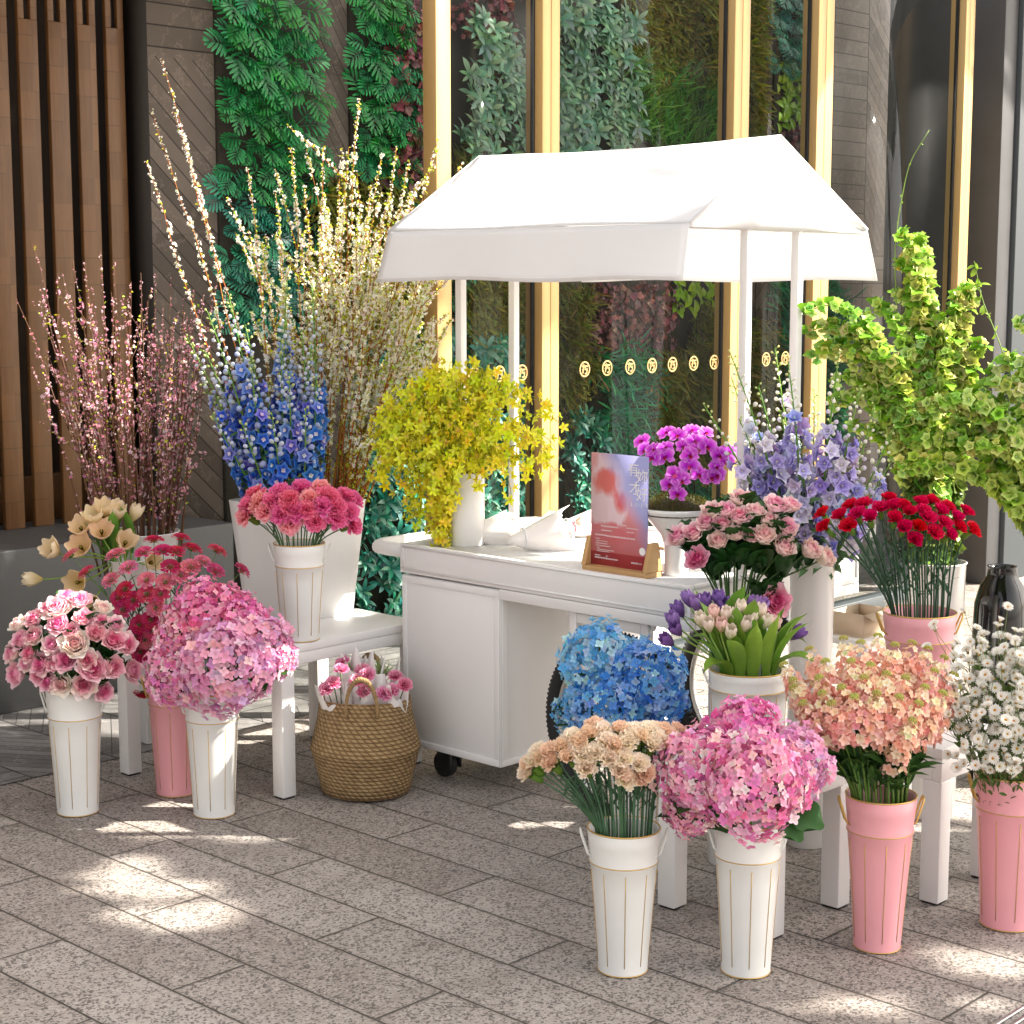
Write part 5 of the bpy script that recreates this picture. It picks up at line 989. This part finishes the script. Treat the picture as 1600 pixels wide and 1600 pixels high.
for ang, lean in ((YAW + math.pi, .02), (YAW, .05)):
    u = np.linspace(0, math.pi, 30); a = ang + .0; w = .05; c, s = math.cos(a), math.sin(a)
    base = np.stack([(.149 + lean * np.sin(u)) , w * np.cos(u), .285 + .125 * np.sin(u) ** .8], -1); h = G()
    for k in range(3):
        ph = u * 14 + k * 2.094; h.tube(base + np.stack([.0055 * np.cos(ph), 0 * ph, .0055 * np.sin(ph)], -1), .0056, 6)
    h.xf(rotz(a)); part('handle', h, M['rope'], bk, True)
def cone_wrap(L, r, seed, flare=1., open_=1.9):
    n = 26; m = 7; g = G(); th = np.linspace(-math.pi * open_ / 2, math.pi * open_ / 2, n); V = []
    for i in range(m):
        f = i / (m - 1); rad = .008 + r * f ** .9 * flare; zz = f * L * (1 + (.12 * np.sin(th * 2.5 + seed) + .07 * np.sin(th * 6 + 2 * seed)) * f ** 3); w = 1 + .08 * np.sin(5 * th + seed) * f; V.append(np.stack([rad * w * np.cos(th), rad * w * np.sin(th), zz], -1))
    i = np.arange(m - 1)[:, None]; j = np.arange(n - 1)[None]; return g.add(np.vstack(V), np.stack([i * n + j, i * n + j + 1, (i + 1) * n + j + 1, (i + 1) * n + j], -1).reshape(-1, 4))
def tuft(n, L):
    g = G(); T = G().add(*petal(1, .02, 4, 1, 'lance', 5, 55, 0, 0, 0, 0, '6f8a4a', 'b9c38a', 1)); a = rb.uniform(0, 6.28, n); g.inst(T, basis(np.stack([.5 * np.cos(a), .5 * np.sin(a), 1 + 0 * a], -1) + rb.normal(0, .15, (n, 3)), a) * rb.uniform(.5, 1, n)[:, None, None] * L, rb.normal(0, .006, (n, 3))); return g
posy = [mesh(carnation(rb, 'cf1f72', 'e8529a', 40, .9, 'f6c6da'), 'bloom'), mesh(carnation(rb, 'c81b68', 'dd3f86', 40, .8, 'f2b4cf'), 'bloom')]
lay = [((522, 1078), [(522, 1072), (533, 1052), (512, 1080)], 'frontmost left'), ((563, 1082), [(560, 1068), (572, 1085), (575, 1058)], 'front middle'), ((612, 1078), [(600, 1088), (632, 1074), (612, 1083)], 'right'), ((548, 1052), [(572, 1054), (538, 1040)], 'back left, with grass tuft'), ((598, 1052), [(618, 1062)], 'back right, with grass tuft'), ((575, 1045), [(568, 1052)], 'rear middle, mostly paper')]
dB = dep(bk0 + np.array([0, 0, .32]))
for i, (c, fl, where) in enumerate(lay):
    off = -.07 if i < 3 else .05; p0 = np.array([*(bk0[:2] + (atD(c[0], c[1] + 0, dB + off) - bk0)[:2] * .45), .06]); top = atD(c[0], c[1], dB + off); v = top - p0; L = np.linalg.norm(v); Mx = basis(v / L, rb.uniform(-.5, .5))[0]
    t = thing('wrapped_posy', f'pink carnation posy in pale paper, {where} in the basket', 'posy', p0, 0, 'wrapped posies in the basket'); part('paper', cone_wrap(L * (.96 if i < 3 else 1.05), .047, i + 1, 1.).xf(Mx), M['paper'], t, True, solid=.0008)
    for k, q in enumerate(fl):
        pos = atD(q[0], q[1], dB + off - .02) - p0; d = unit(v / L - fw * .7 + rb.normal(0, .2, 3)); st = G().tube(bez(v * .15, v * .5, pos - d * .05, pos, 6), .002, 5, '4d6e33'); lnk('bloom', posy[k % 2], t, mat4(basis(d, k)[0] * .03, pos + upc * .006 - fw * .02)); part('stem', st, M['stem'], t, True)
    if i in (3, 4): part('grass_tuft', tuft(90, .085).move(v * 1.0 + np.array([0, 0, -.015])), M['leaf'], t)
# ================================================================ wrapped bouquets lying on the cart
def bouquet_wrap(px, dirn, L, r, label, seed, with_rose=None):
    p = np.array([*atZ(px[0], px[1], TOP + r * .62)]); t = thing('wrapped_bouquet', label, 'bouquet', p, 0, 'wrapped bouquets on the cart top'); d = unit(dirn); Mx = basis(d, 1.2 + seed)[0]
    part('paper', cone_wrap(L, r, seed, 1., 1.8).xf(Mx, -d * L * .5), M['paper'], t, True, solid=.0009)
    part('ribbon', G().tube(np.stack([(.012 + r * .3) * np.cos(np.linspace(0, 6.1, 24)), (.012 + r * .3) * np.sin(np.linspace(0, 6.1, 24)), 0 * np.linspace(0, 1, 24)], -1), .004, 6).xf(Mx, -d * L * .22), M['cloth'], t, True)
    if with_rose is not None:
        for k, q in enumerate(with_rose): lnk('rose', rosesR[q[2]], t, mat4(basis(unit(d + rb.normal(0, .25, 3) - fw * .4), k)[0] * q[3], d * L * .5 - fwd * .03 + rgt * q[0] + zup * q[1]))
        g = G(); g.inst(T_leafr, basis(unit(rb.normal(0, 1, (6, 3)) + d), rb.uniform(0, 6, 6)) * .05, np.tile(d * L * .38, (6, 1)) + rb.normal(0, .012, (6, 3))); part('foliage', g, M['leaf'], t, True)
    return t
bouquet_wrap((757, 832), rgt * .95 + fwd * .2 + zup * .03, .17, .062, 'pale paper wrap lying closed at the far left of the cart top', 2.)
bouquet_wrap((838, 838), rgt * .92 + fwd * .3 + zup * .12, .2, .075, 'paper wrapped bouquet with one pink rose showing, middle of cart top', 3.4, [(0, 0.012, 0, .042), (.035, .035, 1, .032)])
bouquet_wrap((905, 822), rgt * .9 + fwd * .45 + zup * .06, .22, .06, 'folded cream paper wrap lying behind the poster', 5.1)
for (x, y, l, lab) in ((1000, 852, .3, 'thin wooden stick lying behind the poster on the cart'),):
    o = part('wooden_stick', G().tube([atZ(955, 838, TOP + .004), atZ(1050, 860, TOP + .004)], .004, 8), M['oak']); tag(o, lab, 'stick')
t = thing('side_table', 'low white side table between the tall vases and cart end', 'side table', (4.50, 2.86 - .06, 0))
part('tabletop', G().box(-.14, .16, -.1, .12, .58, .6), M['white_paint'], t, bevel=.002)
for sx, sy in ((-.125, -.085), (.145, -.085), (-.125, .105), (.145, .105)): part('leg', G().box(sx - .012, sx + .012, sy - .012, sy + .012, .001, .5795), M['white_paint'], t)
t = thing('cardboard_box', 'open tan cardboard box on the side table between the vases', 'box', (4.47, 2.79, .6005)); g = G(); g.box(-.08, .08, -.06, .06, 0, .004); g.box(-.08, .08, -.06, -.057, .0042, .07); g.box(-.08, .08, .057, .06, .0042, .07); g.box(-.08, -.077, -.0568, .0568, .0042, .07); g.box(.077, .08, -.0568, .0568, .0042, .07); part('body', g, M['kraft'], t)
part('lid_flap', G().add([(-.08, -.06, .0702), (.08, -.06, .0702), (.08, -.1, .055), (-.08, -.1, .055)], np.array([0, 1, 2, 3])), M['kraft'], t, solid=.002)
jar('paper_cup', 'plain white cup beside the tan box and the pink bucket', (4.60, 2.75, .6005), .085, .032, .027, 'ceramic', cat='cup')
# ================================================================ planted wall
rw = np.random.default_rng(5); WY = 6.262
def frond(r, c0, c1, L=1.):
    """lobed leaf: a midrib with finger lobes on both sides"""
    g = G(); n = 6
    for k in range(n):
        f = (k + .6) / n; l = (.42 * math.sin(math.pi * (f * .78 + .14))) + .1
        for s in (-1, 1):
            a = s * (1.25 - .85 * f); x = f * .72; z = .22 * math.sin(f * 2.6)
            V, F, C = petal(l, .046, 3, 2, 'tongue', 72, 108, .2, 0, .0, 0, c0, c1, 1, a, .1); g.add(V * [1, 1, 1] + [x, 0, z], F, C)
    V, F, C = petal(.32, .06, 3, 2, 'lance', 80, 110, .2, 0, 0, 0, c0, c1); g.add(V + [.72, 0, .2], F, C); u = np.linspace(0, 1, 6); g.tube(np.stack([.75 * u - .25 * (1 - u), 0 * u, .22 * np.sin(u * 2.6) - .3 * (1 - u)], -1), .012, 4, c1)
    return g
def clump(r, kind):
    g = G()
    if kind in ('fern', 'fern_teal'):
        c = ('124a2a', '3f9a58') if kind == 'fern' else ('164a40', '4a9a80'); T = [frond(r, c[0], c[1]), frond(r, rgb(c[0]) * .8, rgb(c[1]) * 1.15)]; n = 6
        for k in range(n):
            a = k * GA; d = np.array([math.cos(a) * .75, -1 + .5 * r.random(), math.sin(a) * .75 + .15]); d = unit(d); Z = unit(np.array([.25 * math.cos(a), -.9, .55]) + r.normal(0, .15, 3)); X = unit(d - Z * (d @ Z) + [0, 0, -.1]); Z = unit(Z - X * (Z @ X)); Y = np.cross(Z, X)
            g.inst(T[k % 2], (np.stack([X, Y, Z], -1) * r.uniform(.095, .14))[None], np.array([[.03 * math.cos(a), -.03 - .03 * r.random(), .03 * math.sin(a)]]), 1 + r.normal(0, .12, (1, 3)))
    elif kind in ('burgundy',):
        T = [G().add(*petal(1, .46, 4, 4, 'round', 60, 105, .25, 0, .05, 0, c0, c1, 1, 0, .3)) for c0, c1 in (('5a3034', '8f5a56'), ('6a4044', 'ad7f74'), ('3f2228', '74484c'))]; n = 26
        for k in range(3):
            m = n // 3; a = r.uniform(0, 6.28, m); rr = .075 * np.sqrt(r.random(m)); P = np.stack([rr * np.cos(a), -.02 - .05 * r.random(m), rr * np.sin(a)], -1); g.inst(T[k], basis(unit(np.stack([.5 * np.cos(a), -1 + 0 * a, .5 * np.sin(a) + .1], -1) + r.normal(0, .3, (m, 3))), r.uniform(0, 6, m)) * r.uniform(.032, .052, m)[:, None, None], P, 1 + r.normal(0, .15, (m, 3)))
    elif kind in ('lance', 'teal'):
        cs = (('548064', 'a0c0a2'), ('44705a', '8cb498')) if kind == 'lance' else (('145844', '3f967c'), ('2a6a58', '94beac'))
        T = [G().add(*leaf(1, .13, 5, 50, 105, .25, c0, c1, 'lance', 2)) for c0, c1 in cs]
        for q in range(5):
            c = np.array([r.uniform(-.06, .06), -.05 - .05 * r.random(), r.uniform(-.07, .07)]); n = 7; a = np.arange(n) * 2 * math.pi / n + r.random(); b = basis(unit(np.array([[r.normal(0, .4), -1, .45 + r.normal(0, .3)]])), r.random() * 6)[0]
            for k in range(n):
                X = b @ np.array([math.cos(a[k]), math.sin(a[k]), 0]); Mx = np.stack([X, np.cross(b[:, 2], X), b[:, 2]], -1); g.inst(T[(q + k) % 2], (Mx * r.uniform(.06, .1))[None], c[None], 1 + r.normal(0, .1, (1, 3)))
    elif kind in ('olive', 'grass', 'fine'):
        cs = {'olive': ('5c6030', '989a50'), 'grass': ('3f7a3a', '88b862'), 'fine': ('1f6a48', '4aa878')}[kind]; T = G().add(*petal(1, .022 if kind == 'grass' else .03, 6, 1, 'lance', 5, 70, 0, 0, 0, 0, cs[0], cs[1])); n = 90
        a = r.uniform(0, 6.28, n); dn = {'olive': [0, -.45, -.9], 'grass': [0, -.5, .9], 'fine': [0, -.6, -.4]}[kind]
        D = unit(np.array(dn) + r.normal(0, .33, (n, 3))); P = np.stack([r.uniform(-.075, .075, n), -.02 - .05 * r.random(n), r.uniform(-.07, .07, n) + (.06 if kind == 'olive' else 0)], -1); g.inst(T, basis(D, a) * r.uniform(.09, .2, n)[:, None, None], P, 1 + r.normal(0, .15, (n, 3)))
        if kind == 'olive':
            m = 160; T2 = G().add(*petal(1, .16, 2, 1, 'lance', 20, 50, 0, 0, 0, 0, cs[0], cs[1])); P = np.stack([r.uniform(-.08, .08, m), -.04 - .07 * r.random(m), r.uniform(-.16, .06, m)], -1); g.inst(T2, basis(unit(np.array([0, -.4, -1]) + r.normal(0, .35, (m, 3))), r.uniform(0, 6, m)) * r.uniform(.02, .045, m)[:, None, None], P, 1 + r.normal(0, .15, (m, 3)))
    elif kind == 'lime':
        T = G().add(*leaf(1, .24, 5, 40, 110, .3, '6f9a28', 'a8c84a', 'lance', 4)); n = 14; a = r.uniform(0, 6.28, n); g.inst(T, basis(unit(np.stack([.4 * np.cos(a), -1 + 0 * a, .3 + .4 * np.sin(a)], -1)), a) * r.uniform(.06, .1, n)[:, None, None], np.stack([r.uniform(-.06, .06, n), 0 * a - .05, r.uniform(-.06, .06, n)], -1))
    return g
KW = {'fern': ('lobed bright green fern clump', 'fern'), 'fern_teal': ('blue green lobed fern clump', 'fern'), 'burgundy': ('round leaved burgundy plant', 'plant'), 'lance': ('pale green plant with fingered narrow leaves', 'plant'), 'teal': ('dark teal plant with whitish pointed leaflets', 'plant'), 'olive': ('drooping feathery olive plant', 'plant'), 'grass': ('upright grassy green tuft', 'plant'), 'fine': ('fine leaved deep green trailing plant', 'plant'), 'lime': ('broad leaved lime green plant', 'plant')}
CL = {k: [clump(rw, k).mesh('leaf_clump', M['wall_leaf'], True) for _ in range(3)] for k in KW}
NAME = {'fern': 'fern', 'fern_teal': 'fern', 'burgundy': 'burgundy_plant', 'lance': 'narrow_leaf_plant', 'teal': 'narrow_leaf_plant', 'olive': 'feathery_plant', 'grass': 'grass_tuft', 'fine': 'trailing_plant', 'lime': 'broad_leaf_plant'}
zones = [((346, -20, 480, 300), 'fern', 'between the two stone strips'), ((346, 300, 472, 520), 'fern_teal', 'low behind the white blossom branches'), ((556, -20, 636, 275), 'fern', 'just left of the first gold mullion'), ((600, 0, 668, 300), 'burgundy', 'beside the first gold mullion'), ((480, 280, 680, 520), 'olive', 'behind the white blossom branches'),
    ((540, 520, 700, 1000), 'teal', 'low on the wall left of the cart'), ((705, -20, 800, 62), 'burgundy', 'at the top behind the first glass pane'), ((712, 50, 835, 235), 'lance', 'behind the first glass pane'), ((876, 10, 975, 235), 'lance', 'behind the second glass pane'), ((965, -20, 1135, 120), 'olive', 'at the top behind the second glass pane'), ((965, 120, 1135, 235), 'grass', 'above the canopy ridge'),
    ((715, 440, 835, 525), 'olive', 'under the canopy behind the first pane'), ((715, 525, 835, 850), 'teal', 'behind the yellow orchids'), ((915, 440, 1045, 545), 'burgundy', 'under the canopy behind the second pane'), ((1045, 435, 1135, 485), 'lime', 'under the canopy behind the second pane'), ((925, 540, 1010, 860), 'fine', 'behind the poster'), ((1010, 560, 1062, 860), 'olive', 'behind the poster'), ((1070, 480, 1140, 720), 'olive', 'behind the magenta orchids'), ((880, 640, 915, 860), 'teal', 'beside the second mullion'),
    ((1205, -20, 1268, 120), 'fern_teal', 'behind the third glass pane'), ((1205, 110, 1262, 200), 'lime', 'behind the third glass pane'), ((1215, 190, 1270, 270), 'burgundy', 'behind the third glass pane'), ((1200, 430, 1262, 700), 'fine', 'behind the canopy posts'), ((1062, 720, 1140, 860), 'fine', 'behind the magenta orchids'), ((1130, 500, 1200, 860), 'olive', 'behind the lilac delphiniums')]
zones += [((838, 440, 912, 640), 'olive', 'beside the second mullion'), ((835, -20, 876, 235), 'lance', 'beside the second mullion'), ((705, 235, 720, 440), 'olive', 'behind the canopy'), ((1135, -20, 1180, 220), 'olive', 'beside the third mullion'), ((660, 300, 712, 520), 'fern_teal', 'beside the first gold mullion'), ((1262, 430, 1300, 700), 'fine', 'beside the fourth mullion')]
step = .128
felt = [((338, -20, 495, 540), 'left'), ((538, -20, 1268, 985), 'right')]
x0, x1 = atY(338, 300, 6.3)[0], atY(492, 300, 6.3)[0]
for (a, b, lab) in ((x0, x1, 'dark planting felt panel left of the bare stone strip'), (atY(545, 300, 6.3)[0], atY(878, 300, 6.3)[0], 'dark planting felt panel behind the first two mullions'), (atY(918, 300, 6.3)[0], atY(1150, 300, 6.3)[0], 'dark planting felt panel behind the second glass pane'), (atY(1203, 300, 6.3)[0], atY(1266, 300, 6.3)[0], 'narrow dark planting felt panel behind the third glass pane')):
    tag(part('planting_panel', G().box(a, b, 6.272, 6.298, .02, 3.55), M['felt']), lab, 'planting panel')
for zi, ((a, b, c, d), kind, where) in enumerate(zones):
    p, q = atY(a, (b + d) / 2, WY), atY(c, (b + d) / 2, WY); zt, zb_ = atY((a + c) / 2, b, WY)[2], atY((a + c) / 2, d, WY)[2]
    W, Hh = q[0] - p[0], zt - zb_; st = step * (1.25 if kind in ('olive', 'fine') else .95 if kind == 'teal' else 1.)
    nx, nz = max(1, round(W / st)), max(1, round(Hh / st)); pts = []
    for i in range(nx):
        for j in range(nz): pts.append((p[0] + W * (i + .5 + .5 * (j % 2) - .25) / nx + rw.normal(0, .015), zb_ + Hh * (j + .5) / nz + rw.normal(0, .015)))
    for x, z in pts:
        if z < .03: continue
        o = lnk(NAME[kind], CL[kind][rw.integers(0, 3)]); s = rw.uniform(.85, 1.2); o.location = (x, WY + .005, z); o.scale = (s * (1 if rw.random() < .5 else -1), s, s); o.rotation_euler = (0, rw.uniform(-.5, .5), 0)
        tag(o, f'{KW[kind][0]} {where}', KW[kind][1], f'{KW[kind][0]}s {where}')
# ================================================================ unseen tree added right of the frame, crown shaped to shade the forecourt
rt = np.random.default_rng(9); nl = 13000
def shade_ok(q):
    X, Y = q[0], q[1]
    if (2.95 < X < 4.8 and 5.98 < Y < 7.5) or (2.75 < X < 3.3 and 6.85 < Y < 7.5): return True          # keeps plinth and slats in shade
    ok = Y < 4.55 - max(0, X - 2.6) * 1.1
    if not ok: return False
    px, py, _ = proj(q)
    e = lambda cx, cy, rx, ry, a: (((px - cx) * math.cos(a) + (py - cy) * math.sin(a)) / rx) ** 2 + ((-(px - cx) * math.sin(a) + (py - cy) * math.cos(a)) / ry) ** 2 < 1
    if e(255, 1410, 170, 60, .18) or e(205, 1350, 85, 26, -.15) or e(80, 1292, 55, 20, -.1): return False
    if px > 1100 and (e(1540, 1505, 140, 40, .05) or e(1340, 1570, 160, 32, .06) or e(1150, 1590, 60, 14, 0) or e(1560, 1580, 90, 26, 0)): return False
    return True
T_tl1 = G().add(*petal(1, .42, 3, 2, 'round', 60, 110, .2, 0, 0, 0, '2b4a1c', '4a7030', 1, 0, .3))
P = []
while len(P) < nl:
    q = np.array([rt.uniform(.6, 5.4), rt.uniform(.9, 7.5), 0.])
    px, py, _ = proj(q)
    if py > 1800 or px < -1100: continue
    if shade_ok(q): h = rt.uniform(4.7, 6.4); P.append(q + SUN * (h / SUN[2]))
P = np.array(P); cen = P.mean(0); tg = np.array([cen[0], cen[1], 0]); t = thing('shade_tree', 'leafy broad crowned street tree shading the pavers from the right', 'tree', tg)
g = G(); g.inst(T_tl1, basis(unit(rt.normal(0, .5, (nl, 3)) + SUN), rt.uniform(0, 6, nl)) * rt.uniform(.09, .15, nl)[:, None, None], P - tg, 1 + rt.normal(0, .12, (nl, 3))); part('crown', g, M['leaf'], t, True)
tr = G().tube([(0, 0, 0), (.03, .02, 1.5), (0, -.03, 3.2), (.05, 0, 4.6)], [.17, .14, .12, .09], 14, '3f352b')
for k in range(14):
    e = P[rt.integers(0, nl)] - tg; a = np.array([0, 0, rt.uniform(2.8, 4.5)]); tr.tube(bez(a, a + [0, 0, .8], e * .6 + a * .4 + [0, 0, .2], e, 8), np.linspace(.06, .01, 8), 7, '3f352b')
part('trunk', tr, M['bark'], t, True)

# second unseen tree, added so its crown keeps sun off the planted wall
nw = 11000; P = np.stack([rt.uniform(2.7, 12.5, nw), np.full(nw, 6.3), rt.uniform(.95, 3.6, nw)], -1); hh = rt.uniform(6.0, 8.2, nw); P = P + SUN[None] * ((hh - P[:, 2]) / SUN[2])[:, None]
tg = np.array([P[:, 0].mean() + .5, P[:, 1].mean(), 0]); t = thing('shade_tree', 'taller street tree whose high crown shades the planted wall', 'tree', tg)
g = G(); g.inst(T_tl1, basis(unit(rt.normal(0, .5, (nw, 3)) + SUN), rt.uniform(0, 6, nw)) * rt.uniform(.1, .17, nw)[:, None, None], P - tg, 1 + rt.normal(0, .12, (nw, 3))); part('crown', g, M['leaf'], t, True)
tr = G().tube([(0, 0, 0), (.05, .02, 2), (0, -.05, 4), (.05, 0, 6)], [.2, .17, .14, .1], 14, '3f352b')
for k in range(14):
    e = P[rt.integers(0, nw)] - tg; a = np.array([0, 0, rt.uniform(3.8, 5.8)]); tr.tube(bez(a, a + [0, 0, .8], e * .6 + a * .4 + [0, 0, .2], e, 8), np.linspace(.07, .012, 8), 7, '3f352b')
part('trunk', tr, M['bark'], t, True)
